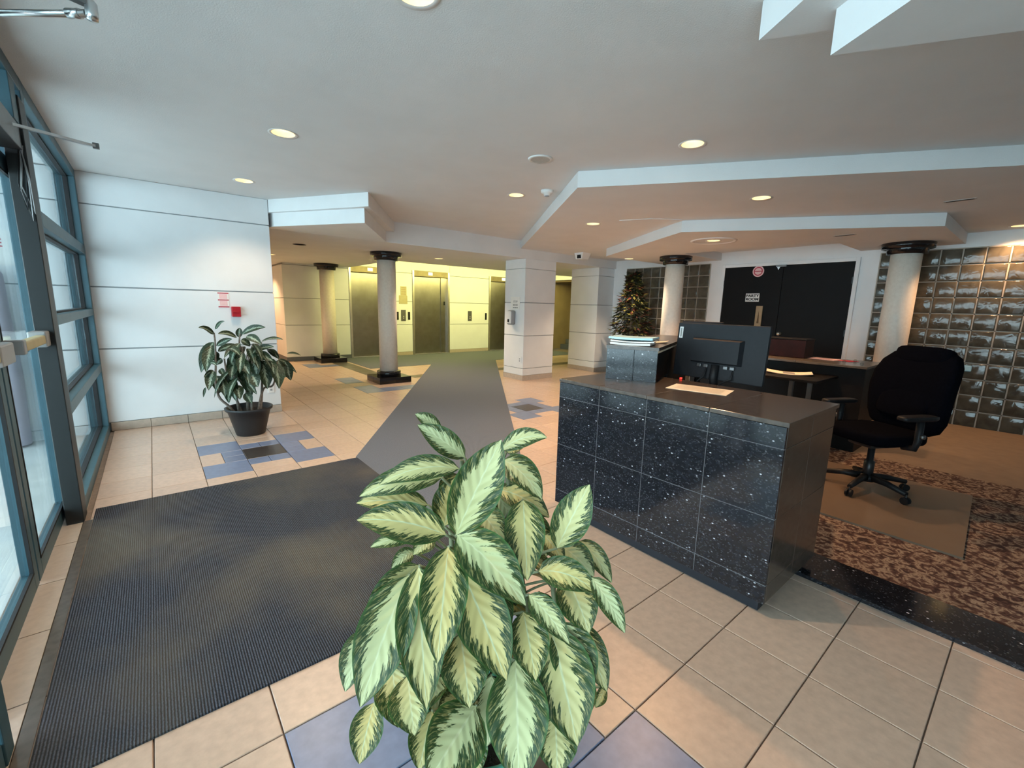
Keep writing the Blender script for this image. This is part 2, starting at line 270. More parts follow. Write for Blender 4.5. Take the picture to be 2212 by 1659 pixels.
# ------------------------------------------------------------------ mesh helpers
ORG = {}
class MB:
    def __init__(s): s.v = []; s.f = []; s.uv = {}; s.smooth = set()
    def add(s, vs, fs, smooth=False):
        o = len(s.v); s.v += [Vector(p) for p in vs]
        for f in fs:
            if smooth: s.smooth.add(len(s.f))
            s.f.append(tuple(i+o for i in f))
        return s
    def box(s, x0, x1, y0, y1, z0, z1, bev=0.0):
        if bev <= 0:
            return s.add([(x0,y0,z0),(x1,y0,z0),(x1,y1,z0),(x0,y1,z0),(x0,y0,z1),(x1,y0,z1),(x1,y1,z1),(x0,y1,z1)],
                  [(0,3,2,1),(4,5,6,7),(0,1,5,4),(1,2,6,5),(2,3,7,6),(3,0,4,7)])
        bm = bmesh.new(); bmesh.ops.create_cube(bm, size=1.0)
        for v in bm.verts: v.co = Vector(((x0+x1)/2+v.co.x*(x1-x0), (y0+y1)/2+v.co.y*(y1-y0), (z0+z1)/2+v.co.z*(z1-z0)))
        bmesh.ops.bevel(bm, geom=bm.edges[:], offset=bev, segments=2, profile=0.5, affect='EDGES')
        return s.frombm(bm)
    def frombm(s, bm, smooth=False):
        bm.verts.index_update()
        s.add([v.co.copy() for v in bm.verts], [tuple(v.index for v in f.verts) for f in bm.faces], smooth); bm.free(); return s
    def prism(s, poly, z0, z1, holes=()):
        """vertical prism; holes only pierce the bottom face"""
        a = sum(poly[i][0]*poly[(i+1) % len(poly)][1]-poly[(i+1) % len(poly)][0]*poly[i][1] for i in range(len(poly)))
        if a < 0: poly = poly[::-1]
        n = len(poly)
        s.add([(x, y, z1) for x, y in poly], [tuple(t) for t in tessellate_polygon([[Vector((x, y, 0)) for x, y in poly]])])
        for i in range(n):
            p, q = poly[i], poly[(i+1) % n]
            s.add([(*p, z0), (*q, z0), (*q, z1), (*p, z1)], [(0, 1, 2, 3)])
        loops = [[Vector((x, y, 0)) for x, y in poly]]
        for (cx, cy, r) in holes:
            loops.append([Vector((cx+r*math.cos(-k*math.tau/20), cy+r*math.sin(-k*math.tau/20), 0)) for k in range(20)])
        flat = [p for l in loops for p in l]
        s.add([(p.x, p.y, z0) for p in flat], [tuple(t) for t in tessellate_polygon(loops)])
        return s
    def lathe(s, prof, cx, cy, seg=24, smooth=True, cap=True):
        vs = []; fs = []
        for r, z in prof:
            for k in range(seg):
                a = k*math.tau/seg; vs.append((cx+r*math.cos(a), cy+r*math.sin(a), z))
        for i in range(len(prof)-1):
            for k in range(seg):
                k2 = (k+1) % seg; fs.append((i*seg+k, i*seg+k2, (i+1)*seg+k2, (i+1)*seg+k))
        s.add(vs, fs, smooth)
        if cap:
            o = len(s.v)-len(vs)
            if prof[0][0] > 1e-4: s.f.append(tuple(o+k for k in reversed(range(seg))))
            if prof[-1][0] > 1e-4: s.f.append(tuple(o+(len(prof)-1)*seg+k for k in range(seg)))
        return s
    def tube(s, pts, r, seg=8, cap=True):
        pts = [Vector(p) for p in pts]; n = len(pts); rr = r if isinstance(r, (list, tuple)) else [r]*n
        vs = []; fs = []
        d0 = (pts[1]-pts[0]).normalized(); a = d0.orthogonal().normalized()
        for i, p in enumerate(pts):
            d = (pts[min(i+1, n-1)]-pts[max(i-1, 0)]).normalized()
            a = (a-d*a.dot(d)).normalized(); b = d.cross(a)
            for k in range(seg):
                t = k*math.tau/seg; vs.append(p+(a*math.cos(t)+b*math.sin(t))*rr[i])
        for i in range(n-1):
            for k in range(seg):
                k2 = (k+1) % seg; fs.append((i*seg+k, i*seg+k2, (i+1)*seg+k2, (i+1)*seg+k))
        s.add(vs, fs, True)
        if cap:
            o = len(s.v)-len(vs); s.f.append(tuple(o+k for k in reversed(range(seg)))); s.f.append(tuple(o+(n-1)*seg+k for k in range(seg)))
        return s
    def bar(s, p, q, w, h, upv=(0, 0, 1)):
        p, q = Vector(p), Vector(q); d = (q-p).normalized(); u = Vector(upv); x = d.cross(u).normalized(); u = x.cross(d)
        c = [(-w/2, -h/2), (w/2, -h/2), (w/2, h/2), (-w/2, h/2)]
        vs = [p+x*a+u*b for a, b in c]+[q+x*a+u*b for a, b in c]
        return s.add(vs, [(3,2,1,0),(4,5,6,7),(0,1,5,4),(1,2,6,5),(2,3,7,6),(3,0,4,7)])
    def xform(s, mtx):
        s.v = [mtx @ v for v in s.v]; return s
    def build(s, name, mat, parent=None, org=None):
        if parent is not None: o = ORG[parent.name]
        elif org is not None: o = Vector(org)
        else:
            xs = [v.x for v in s.v]; ys = [v.y for v in s.v]; zs = [v.z for v in s.v]
            o = Vector(((min(xs)+max(xs))/2, (min(ys)+max(ys))/2, min(zs)))
        me = bpy.data.meshes.new(name); me.from_pydata([v-o for v in s.v], [], s.f); me.update()
        for i in s.smooth: me.polygons[i].use_smooth = True
        bm = bmesh.new(); bm.from_mesh(me); bmesh.ops.recalc_face_normals(bm, faces=bm.faces); bm.to_mesh(me); bm.free()
        if s.uv:
            ul = me.uv_layers.new(name='UVMap')
            for l in me.loops: ul.data[l.index].uv = s.uv.get(l.vertex_index, (0.5, 0.5))
        me.materials.append(M[mat] if isinstance(mat, str) else mat)
        ob = bpy.data.objects.new(name, me); COL.objects.link(ob); ORG[ob.name] = o
        if parent is not None: ob.parent = parent
        else: ob.location = o
        return ob
def thing(name, label, cat, loc, group=None):
    o = bpy.data.objects.new(name, None); COL.objects.link(o); o.location = loc; o.empty_display_size = 0.1
    o['label'] = label; o['category'] = cat
    if group: o['group'] = group
    ORG[o.name] = Vector(loc); return o
def tag(o, label, cat, group=None):
    o['label'] = label; o['category'] = cat
    if group: o['group'] = group
    return o
def struct(o, label, cat):
    o['kind'] = 'structure'; o['label'] = label; o['category'] = cat; return o
def text(name, body, size, origin, xa, ya, mat, parent, align='CENTER', extr=0.0006, sx=1.0, bold=0.012):
    cu = bpy.data.curves.new(name, 'FONT'); cu.body = body; cu.size = size; cu.extrude = extr; cu.align_x = align; cu.align_y = 'CENTER'
    cu.materials.append(M[mat]); cu.offset = size*bold
    tmp = bpy.data.objects.new(name, cu); COL.objects.link(tmp)
    me = bpy.data.meshes.new_from_object(tmp.evaluated_get(bpy.context.evaluated_depsgraph_get())); bpy.data.objects.remove(tmp)
    ob = bpy.data.objects.new(name, me); COL.objects.link(ob); ob.parent = parent
    if not me.materials: me.materials.append(M[mat])
    xa = Vector(xa).normalized(); ya = Vector(ya).normalized(); z = xa.cross(ya); mm = Matrix.Identity(4)
    for i in range(3): mm[i][0], mm[i][1], mm[i][2] = xa[i]*sx, ya[i], z[i]
    mm.translation = Vector(origin)-ORG[parent.name]; ob.matrix_local = mm; ORG[ob.name] = ORG[parent.name]
    return ob
FACE_NX = ((0, -1, 0), (0, 0, 1))      # text on a wall facing -X
FACE_NY = ((1, 0, 0), (0, 0, 1))       # text on a wall facing -Y

# ================================================================== SETTING
ZC, Z1, Z2, ZL = 2.65, 2.51, 2.375, 2.34      # main ceiling, mid soffit, inner soffit, low ceiling
X_GLASS, Y_LEFT, Y_BACK, X_RIGHT = -0.47, 6.27, 11.60, 8.30

# ---- floor with tiles
T, TX0, TY0 = 0.3378, 0.2125, 0.0700
fl = MB().box(-0.66, 13.2, -5.0, 14.0, -0.10, -0.010).build('floor', 'grout')
struct(fl, 'beige square tiled lobby floor with blue and black insets', 'floor')
MAT_POLY = [(-0.42, 1.66), (1.36, 1.66), (1.36, 3.92), (-0.42, 3.92)]
RUN_POLY = [(1.36, 1.66), (1.655, 1.66), (7.15, 9.45), (5.18, 9.45), (1.36, 3.95)]
HALL_POLY = [(3.66, 9.45), (10.5, 9.45), (10.5, 11.58), (3.66, 11.58)]
RUG_POLY = [(2.94, -4.9), (5.57, -4.9), (5.57, 2.2), (2.94, 2.2)]
TAN_POLY = [(5.57, -4.9), (8.28, -4.9), (8.28, 1.68), (5.57, 1.68)]
SILL_POLY = [(2.64, -4.9), (2.94, -4.9), (2.94, 0.72), (2.64, 0.72)]
DESK_POLY = [(2.2, 0.72), (2.7, 0.72), (2.7, 2.0), (2.2, 2.0)]
def inside(p, poly):
    c = False; n = len(poly)
    for i in range(n):
        (x1, y1), (x2, y2) = poly[i], poly[(i+1) % n]
        if (y1 > p[1]) != (y2 > p[1]) and p[0] < (x2-x1)*(p[1]-y1)/(y2-y1)+x1: c = not c
    return c
COVERS = [MAT_POLY, RUN_POLY, HALL_POLY, RUG_POLY, TAN_POLY, SILL_POLY, DESK_POLY]
def covered(x0, x1, y0, y1):
    cs = [(x0, y0), (x1, y0), (x1, y1), (x0, y1)]
    return any(all(inside(c, P) for c in cs) for P in COVERS)
PATTERN = {}                                   # cell -> how it is laid
for ci, cj in ((1, 13), (11, 13), (1, 2)):
    for di in (-1, 1):
        for dj in (-1, 1): PATTERN[(ci+di, cj+dj)] = 'blue'
    PATTERN[(ci, cj)] = 'black'
    PATTERN[(ci-1, cj)] = 'W'; PATTERN[(ci+1, cj)] = 'E'; PATTERN[(ci, cj+1)] = 'N'; PATTERN[(ci, cj-1)] = 'S'
for c in ((7, 23), (7, 24), (7, 20), (8, 20), (7, 21), (9, 20), (7, 30), (7, 31), (8, 30), (11, 21), (12, 22)): PATTERN[c] = 'blue'
for j in range(24, 32): PATTERN[(9, j)] = 'band'
for i in range(11, 25): PATTERN[(i, 23)] = 'band'
pieces = []                                     # (x0,x1,y0,y1,mat)
XMAX, YMAX = 10.5, 11.58
for i in range(-2, 31):
    for j in range(-8, 42):
        x0, x1 = TX0+i*T, TX0+(i+1)*T; y0, y1 = TY0+j*T, TY0+(j+1)*T
        x0 = max(x0, -0.44); x1 = min(x1, XMAX); y1 = min(y1, 13.9 if (i >= 3 and i <= 6) else YMAX)
        if x1-x0 < 0.03 or y1-y0 < 0.03: continue
        if x0 > 8.28 and y1 < 6.4: continue
        if x1 < 1.25 and y0 > Y_LEFT: continue
        if y1 > Y_LEFT and x1 < 1.22: y1 = min(y1, Y_LEFT+0.01)
        if y1-y0 < 0.03: continue
        if covered(x0, x1, y0, y1): continue
        p = PATTERN.get((i, j)); xm, ym = (x0+x1)/2, (y0+y1)/2
        if p in (None, 'blue', 'black', 'band'):
            pieces.append((x0, x1, y0, y1, {None: 'tile', 'blue': 'tile_blue', 'black': 'tile_black', 'band': 'tile_band'}[p]))
        elif p == 'W': pieces += [(x0, xm, y0, y1, 'tile'), (xm, x1, y0, ym, 'tile_blue'), (xm, x1, ym, y1, 'tile_blue')]
        elif p == 'E': pieces += [(xm, x1, y0, y1, 'tile'), (x0, xm, y0, ym, 'tile_blue'), (x0, xm, ym, y1, 'tile_blue')]
        elif p == 'N': pieces += [(x0, x1, ym, y1, 'tile'), (x0, xm, y0, ym, 'tile_blue'), (xm, x1, y0, ym, 'tile_blue')]
        elif p == 'S': pieces += [(x0, x1, y0, ym, 'tile'), (x0, xm, ym, y1, 'tile_blue'), (xm, x1, ym, y1, 'tile_blue')]
def seen(p):
    c = Vector(((p[0]+p[1])/2, (p[2]+p[3])/2, -CAM_H)); zf = c.dot(fw)
    if zf < 0.3: return 0
    x = c.dot(rt)/zf*F_PX; y = -c.dot(up)/zf*F_PX
    if abs(x) > 1106+90 or abs(y) > 830+90: return 0
    return (p[1]-p[0])*(p[3]-p[2])*CAM_H/c.length**3
pieces.sort(key=seen, reverse=True)
TILE_MESH = {}
G = 0.0024
def tile_geo(mb, x0, x1, y0, y1):
    x0 += G; x1 -= G; y0 += G; y1 -= G; b = 0.0022
    mb.add([(x0,y0,-0.010),(x1,y0,-0.010),(x1,y1,-0.010),(x0,y1,-0.010),(x0,y0,-b),(x1,y0,-b),(x1,y1,-b),(x0,y1,-b),(x0+b,y0+b,0),(x1-b,y0+b,0),(x1-b,y1-b,0),(x0+b,y1-b,0)],
           [(0,1,5,4),(1,2,6,5),(2,3,7,6),(3,0,4,7),(4,5,9,8),(5,6,10,9),(6,7,11,10),(7,4,8,11),(8,9,10,11)])
for k, (x0, x1, y0, y1, mt) in enumerate(pieces[:300]):
    key = (round(x1-x0, 4), round(y1-y0, 4), mt)
    if key not in TILE_MESH:
        mb = MB(); tile_geo(mb, 0, x1-x0, 0, y1-y0)
        me = bpy.data.meshes.new('tile'); me.from_pydata([tuple(v) for v in mb.v], [], mb.f); me.materials.append(M[mt]); me.update(); TILE_MESH[key] = me
    o = bpy.data.objects.new('tile', TILE_MESH[key]); COL.objects.link(o); o.parent = fl
    o.location = Vector((x0, y0, 0))-ORG[fl.name]
for mt in ('tile', 'tile_blue', 'tile_black', 'tile_band'):
    mb = MB()
    for p in pieces[300:]:
        if p[4] == mt: tile_geo(mb, *p[:4])
    if mb.f:
        o = mb.build('tile_field', mt, fl); o['kind'] = 'stuff'
# threshold pieces along the doors
for k in range(7):
    MB().box(-0.64, -0.47, 1.2+k*0.45, 1.2+k*0.45+0.444, -0.010, 0.002).build('threshold_tile', 'basetile', fl)
MB().box(-0.465, -0.425, 1.2, 3.74, -0.010, 0.006).build('threshold_strip', 'ledge', fl)

# ---- carpets lying on the floor
def slab(name, poly, z1, mat, label, cat):
    return tag(MB().prism(poly, 0.0005, z1).build(name, mat), label, cat)
slab('entrance_mat', MAT_POLY, 0.009, 'mat', 'dark ribbed walk-off mat inside the glass entrance doors', 'mat')
slab('carpet_runner', RUN_POLY, 0.008, 'runner', 'grey carpet runner slanting from the entrance mat to the elevators', 'carpet')
slab('hall_carpet', HALL_POLY, 0.007, 'runner', 'grey carpet in front of the elevator doors', 'carpet')
slab('patterned_rug', RUG_POLY, 0.010, 'rug', 'brown and burgundy swirl patterned carpet under the office chair', 'carpet')
slab('tan_carpet', TAN_POLY, 0.006, 'tanfloor', 'plain tan carpet along the foot of the glass block wall', 'carpet')
slab('chair_mat', [(3.60, 0.13), (4.97, 0.20), (4.97, 1.25), (3.60, 1.20)], 0.0135, 'chairmat', 'flat tan plastic chair mat under the castors', 'mat')
bpy.data.objects['chair_mat'].location.z += 0.0102
slab('granite_sill', SILL_POLY, 0.022, 'granite', 'speckled black granite edge strip between tiles and patterned carpet', 'sill')

# ---- ceilings
LIGHTS = {  # key: (x, y, z, radius)
    'a': (0.87, 3.80, ZC, 0.085), 'b': (0.86, 5.51, ZC, 0.085), 'c': (3.25, 3.97, ZC, 0.085), 'd': (3.23, 1.89, ZC, 0.085), 'e': (0.93, 1.80, ZC, 0.085),
    'f': (4.52, 3.94, Z1, 0.085), 'g': (4.62, 1.94, Z1, 0.085), 'h': (8.02, 0.41, Z1, 0.085),
    'i': (5.97, 3.06, Z2, 0.085), 'j': (7.05, 5.22, Z2, 0.085), 'k': (4.50, 7.87, ZL, 0.085), 'l': (1.90, 9.95, ZL, 0.085), 'm': (1.93, 7.83, ZL, 0.085), 'n': (1.85, 12.5, ZL, 0.085)}  # key n is an unseen lamp added to warm the corridor wall
def holes(z, keys=None): return [(x, y, r) for k, (x, y, zz, r) in LIGHTS.items() if abs(zz-z) < 1e-4]
cl = MB().prism([(-0.66, -5.0), (8.5, -5.0), (8.5, 6.60), (-0.66, 6.60)], ZC, ZC+0.2, holes(ZC)).build('ceiling', 'ceil')
struct(cl, 'grey white painted main lobby ceiling', 'ceiling')
S1 = [(3.10, 2.91), (8.3, -4.53), (8.3, 6.46), (5.43, 6.46)]
MB().prism(S1, Z1, ZC-0.001, holes(Z1)).build('mid_soffit', 'ceil', cl)
S2 = [(8.29, 5.29), (6.47, 5.29), (5.08, 3.02), (6.55, 0.87), (8.29, 0.87), (8.29, 1.97), (7.0, 1.97), (7.0, 4.06), (8.29, 4.06)]
MB().prism(S2, Z2, Z1-0.001, holes(Z2)).build('inner_soffit', 'ceil', cl)
LOW = [(1.22, 6.46), (10.6, 6.46), (10.6, 9.02), (4.03, 9.02), (4.03, 11.62), (2.46, 11.62), (2.46, 14.0), (1.22, 14.0)]
MB().prism(LOW, ZL, 2.84, holes(ZL)).build('low_ceiling', 'ceil', cl)
MB().prism([(1.215, 6.26), (1.98, 5.02), (2.93, 6.455), (1.215, 6.455)], 2.50, ZC-0.001).build('stepped_soffit_upper', 'trim_white', cl)
MB().prism([(1.262, 6.26), (1.985, 5.16), (2.80, 6.457), (1.22, 6.457)], ZL+0.001, 2.501).build('stepped_soffit_lower', 'trim_white', cl)
MB().prism([(2.00, 0.92), (5.77, -4.9), (-0.45, -4.9), (-0.45, -2.85)], 2.51, ZC-0.001).build('stepped_soffit_upper', 'trim_white', cl)
MB().prism([(2.01, 0.66), (5.61, -4.9), (-0.45, -4.9), (-0.45, -3.13)], 2.36, 2.511).build('stepped_soffit_lower', 'trim_white', cl)
MB().box(4.03, 10.6, 9.02, 11.9, 2.84, 2.95).build('elevator_lobby_ceiling', 'ceil', cl)

# ---- walls of stacked panels
def panel_rows(parent, rows, make):
    for z0, z1 in rows: make(z0, z1).build('panel', 'wall', parent)
ROWS = [(0.095, 0.884), (0.896, 1.528), (1.540, 2.340), (2.350, 2.648)]
wl = struct(MB().box(-0.50, 1.20, 6.285, 13.9, 0, 2.85).build('wall_left', 'groove'), 'pale blue grey panelled wall with horizontal joints beside the glass front', 'wall')
panel_rows(wl, ROWS, lambda a, b: MB().box(-0.49, 1.21, 6.27, 6.31, a, b, 0.004))
MB().box(1.19, 1.21, 6.312, 13.9, 0.0, ZL).build('return_panel', 'wall', wl)
wx = struct(MB().box(-3.2, -0.62, 6.285, 6.6, -0.011, 3.2).build('wall_outside', 'groove'), 'pale wall continuing outdoors behind the glass entrance', 'wall')
panel_rows(wx, [(-0.011, 0.09)]+ROWS+[(2.66, 3.2)], lambda a, b: MB().box(-3.2, -0.62, 6.27, 6.31, a, b, 0.004))
bl = struct(MB().box(-0.47, 1.205, 6.262, 6.285, 0.0, 0.004).build('baseboard_left', 'grout'), 'beige tile baseboard along the panelled left wall', 'baseboard')
for i in range(-2, 3):
    x0, x1 = max(TX0+i*T, -0.46), min(TX0+(i+1)*T, 1.212)
    if x1-x0 > 0.03: MB().box(x0+0.002, x1-0.002, 6.256, 6.270, 0.003, 0.092, 0.002).build('base_tile', 'basetile', bl)
wb = struct(MB().box(2.46, 4.0, 11.62, 13.9, 0, 2.84).build('wall_back', 'groove'), 'panelled elevator wall at the far end lit yellow from a cove', 'wall')
EROWS = [(0.10, 0.868), (0.880, 1.514), (1.526, 2.296), (2.308, 2.84)]
for x0, x1 in ((2.46, 3.985), (5.225, 5.765), (6.995, 8.455), (9.685, 10.56)):
    panel_rows(wb, EROWS, lambda a, b: MB().box(x0, x1, 11.60, 11.64, a, b, 0.003))
    if x0 > 3: MB().box(x0, x1, 11.63, 11.9, 0, 2.84).build('wall_core', 'groove', wb)
    (MB().box(x0, x1, 11.592, 11.612, 0.0, 0.096)).build('baseboard', 'basegrey' if x0 < 3 else 'basetile', wb)
for x0 in (3.985, 5.765, 8.455):
    MB().box(x0, x0+1.24, 11.60, 11.9, 2.392, 2.84).build('lintel_panel', 'wall', wb)
panel_rows(wb, EROWS[:3], lambda a, b: MB().box(2.44, 2.465, 11.60, 13.9, a, b, 0.003))
MB().box(2.43, 2.462, 11.598, 13.9, 0, 0.096).build('baseboard', 'basegrey', wb)
struct(MB().box(1.0, 2.7, 13.9, 14.0, 0, 2.84).build('wall_corridor', 'wall'), 'end wall of the narrow corridor behind the left wall', 'wall')
# right-hand wall with door and glass block fields
wr = struct(MB().box(8.33, 8.50, -5.0, 6.60, 0, 2.84).build('wall_right', 'brown_wall'), 'right wall with glass block fields and black double door', 'wall')
for (y0, y1, z0, z1) in ((6.152, 6.50, 0, Z1), (3.97, 4.258, 0, Z1), (1.722, 1.99, 0, Z1), (1.99, 3.97, 2.236, Z1), (4.258, 6.152, 2.325, Z1), (-5.0, 1.722, 2.325, Z1), (-5.0, -1.05, 0, 2.325)):
    MB().box(8.285, 8.335, y0, y1, z0, z1).build('wall_face', 'trim_white', wr)
# lobby end with stair opening
we = struct(MB().box(10.56, 10.72, 6.46, 9.30, 0, 2.84).box(10.56, 10.72, 11.0, 11.9, 0, 2.84).box(10.56, 10.72, 9.30, 11.0, 2.345, 2.84).build('wall_end', 'wall'), 'end wall of the elevator lobby with dark stair opening', 'wall')
MB().box(13.0, 13.15, 8.4, 12.0, 0, 2.84).box(10.72, 13.0, 11.1, 11.2, 0, 2.84).box(10.72, 13.0, 9.1, 9.2, 0, 2.84).build('stairwell_wall', 'brown_wall', we)
MB().box(10.70, 13.0, 9.2, 11.1, 2.30, 2.36).build('stairwell_ceiling', 'brown_wall', we)
for k in range(4):
    MB().box(11.3+k*0.26, 12.9, 10.3, 11.09, 0.0+k*0.17, 0.165+k*0.17).build('stair_step', 'basegrey', we)
MB().box(11.0, 12.98, 9.21, 10.29, 0, 0.12).build('stair_landing', 'basegrey', we)
struct(MB().box(8.5, 10.56, 6.46, 6.6, 0, ZL).build('wall_side', 'wall'), 'short return wall behind the second square pillar', 'wall')
struct(MB().box(-0.66, 8.5, -5.1, -5.0, 0, 2.84).build('wall_near', 'wall'), 'plain wall behind the camera', 'wall')

# ---- outside
struct(MB().box(-9, -0.66, -9, 6.62, -0.12, -0.012).build('ground_outside', 'concrete'), 'pale paving outside the glass entrance', 'ground')
struct(MB().box(-5.0, -0.665, -9, 6.6, 2.78, 2.98).build('added_canopy', 'ceil'), 'unseen white canopy added outside the glass front to block high sky', 'canopy')  # unseen canopy, added to keep high sky light off the left wall
sg = thing('wall_notice', 'white notice with dark red lettering seen through the entrance door glass', 'notice', (-1.10, 6.262, 1.78))
MB().box(-1.28, -0.965, 6.262, 6.269, 1.70, 2.02).build('board', 'paper', sg)
text('lettering', 'FIRE', 0.105, (-1.12, 6.261, 1.90), *FACE_NY, 'red_print', sg)
tag(MB().tube([(-1.14, 6.12, 0.012), (-1.13, 6.12, 0.7), (-1.14, 6.12, 1.25), (-1.12, 6.12, 1.62), (-1.10, 6.12, 1.70)], [0.115, 0.12, 0.115, 0.09, 0.03], 12).build('covered_post', 'lavender'), 'lavender draped upright bundle just outside the entrance door', 'bundle')

# ---- glass front
def frame_box(parent, y0, y1, z0, z1, x0=-0.60, x1=-0.47, mat='teal', name='rail'):
    return MB().box(x0, x1, y0, y1, z0, z1, 0.004).build(name, mat, parent)
w1 = thing('window_1', 'fixed teal framed glazing of four stacked panes beside the left wall', 'window', (-0.53, 5.1, 0)); w1['kind'] = 'structure'
frame_box(w1, 6.17, 6.265, 0.0, ZC, name='jamb')
frame_box(w1, 3.90, 3.98, 0.0, ZC, name='jamb')
YS = [(0.0, 0.085), (0.665, 0.745), (1.245, 1.31), (1.845, 1.935), (2.57, 2.648)]
for a, b in YS: frame_box(w1, 3.98, 6.17, a, b)
for (a, b), (c, d) in zip(YS[:-1], YS[1:]):
    g = MB().box(-0.556, -0.548, 4.0, 6.15, b-0.01, c+0.01).build('pane', 'glass', w1)
    q = MB()
    q.box(-0.552, -0.520, 3.981, 6.169, b, b+0.012).box(-0.552, -0.520, 3.981, 6.169, c-0.012, c).box(-0.552, -0.520, 6.156, 6.17, b, c).box(-0.552, -0.520, 3.98, 3.994, b, c)
    q.build('gasket', 'gasket', g)
dp = thing('door_post', 'dark square steel post between entrance doors and fixed glazing', 'post', (-0.50, 3.82, 0)); dp['kind'] = 'structure'
MB().box(-0.545, -0.462, 3.735, 3.895, 0.0, 2.50, 0.004).build('post_tube', 'teal_dark', dp)
for k, (o, l) in enumerate(((0.0, 0.34), (0.03, 0.40), (0.055, 0.36))):
    MB().tube([(-0.49+o*0.3, 3.730, 2.24), (-0.51+o*0.2, 3.722, 2.24-l*0.6), (-0.49+o*0.5, 3.72, 2.24-l), (-0.475+o*0.2, 3.722, 2.24-l*0.5), (-0.485, 3.73, 2.24)], 0.0035, 6).build('loose_cable', 'grey_plastic' if k else 'gasket', dp)
def glass_door(name, label, y0, y1, bar):
    d = thing(name, label, 'door', (-0.58, (y0+y1)/2, 0)); d['kind'] = 'structure'
    X0, X1 = -0.605, -0.560
    for a, b in ((y0, y0+0.075), (y1-0.075, y1)): MB().box(X0, X1, a, b, 0.012, 2.20, 0.004).build('stile', 'teal', d)
    for a, b in ((0.012, 0.10), (2.10, 2.20)): MB().box(X0, X1, y0+0.075, y1-0.075, a, b, 0.004).build('rail', 'teal', d)
    g = MB().box(-0.587, -0.579, y0+0.07, y1-0.07, 0.09, 2.11).build('pane', 'glass', d)
    q = MB(); ya, yb = y0+0.075, y1-0.075
    q.box(X1-0.012, X1+0.002, ya, ya+0.012, 0.10, 2.10).box(X1-0.012, X1+0.002, yb-0.012, yb, 0.10, 2.10).box(X1-0.012, X1+0.002, ya, yb, 0.10, 0.112).box(X1-0.012, X1+0.002, ya, yb, 2.088, 2.10)
    q.build('gasket', 'gasket', g)
    b = MB().box(-0.535, -0.49, y0+0.10, y1-0.30, 1.155, 1.205, 0.008).build('push_bar', 'tan2', d)
    MB().box(-0.562, -0.485, y1-0.36, y1-0.14, 1.135, 1.225, 0.008).build('bar_case', 'grey_plastic', b)
    MB().box(-0.562, -0.49, y0+0.06, y0+0.12, 1.145, 1.215, 0.006).build('bar_case', 'grey_plastic', b)
    return d
glass_door('door_1', 'teal framed glass entrance door leaf nearest the dark post', 3.02, 3.99, True)
glass_door('door_2', 'teal framed glass entrance door leaf at the picture edge', 2.02, 3.0, True)
hd = thing('door_header', 'dark header and transom above the glass entrance doors', 'header', (-0.55, 3.0, 2.2)); hd['kind'] = 'structure'
MB().box(-0.66, -0.475, 1.9, 3.735, 2.215, 2.345, 0.004).build('operator_case', 'alu_dark', hd)
MB().box(-0.62, -0.47, 1.9, 3.90, 2.57, 2.648, 0.004).build('transom_rail', 'teal', hd)
MB().box(-0.62, -0.47, 3.60, 3.74, 2.345, 2.57, 0.004).build('transom_post', 'teal', hd)
MB().box(-0.556, -0.548, 1.9, 3.60, 2.345, 2.57).build('transom_pane', 'glass', hd)
ar = thing('door_closer_arm', 'long bare metal closer arm reaching in from the header by the dark post', 'door closer', (-0.5, 3.6, 2.3), 'entrance door closers')
MB().bar((-0.50, 3.56, 2.302), (-0.165, 3.72, 2.302), 0.022, 0.014).build('arm', 'alu', ar)
MB().box(-0.185, -0.155, 3.705, 3.735, 2.29, 2.32, 0.003).build('knuckle', 'alu_dark', ar)
ar2 = thing('door_closer_arm', 'shiny tubular door closer arm with knuckle at the top left corner', 'door closer', (-0.5, 2.3, 2.3), 'entrance door closers')
MB().tube([(-0.50, 2.46, 2.300), (-0.29, 2.24, 2.300), (-0.075, 2.045, 2.296)], 0.010, 12).build('rod', 'alu', ar2)
MB().tube([(-0.12, 2.086, 2.297), (-0.09, 2.058, 2.296)], 0.014, 12).build('collar', 'alu', ar2)
MB().lathe([(0.0, 2.275), (0.014, 2.277), (0.016, 2.290), (0.016, 2.325), (0.011, 2.332), (0.0, 2.334)], -0.062, 2.035, 14).build('knuckle', 'alu', ar2)
MB().bar((-0.065, 2.036, 2.318), (-0.40, 2.02, 2.36), 0.026, 0.010).build('arm', 'alu_dark', ar2)
# rest of the glass front, beside and behind the camera
w2 = thing('window_2', 'teal framed glazing beside the camera at the near end of the glass front', 'window', (-0.53, 0.7, 0)); w2['kind'] = 'structure'
for y in (1.82, 0.1, -2.50): frame_box(w2, y, y+0.08, 0, ZC, name='jamb')
for a, b in YS: frame_box(w2, -2.42, 1.82, a, b, -0.60, -0.475)
MB().box(-0.556, -0.548, -2.45, 1.84, 0.08, 2.58).build('pane', 'glass', w2)
struct(MB().box(-0.66, -0.45, -5.0, -2.50, 0, 2.84).build('wall_front_added', 'wall'), 'unseen solid wall added behind the camera to cut daylight past the glass front', 'wall')  # unseen wall, added so less daylight reaches the right side

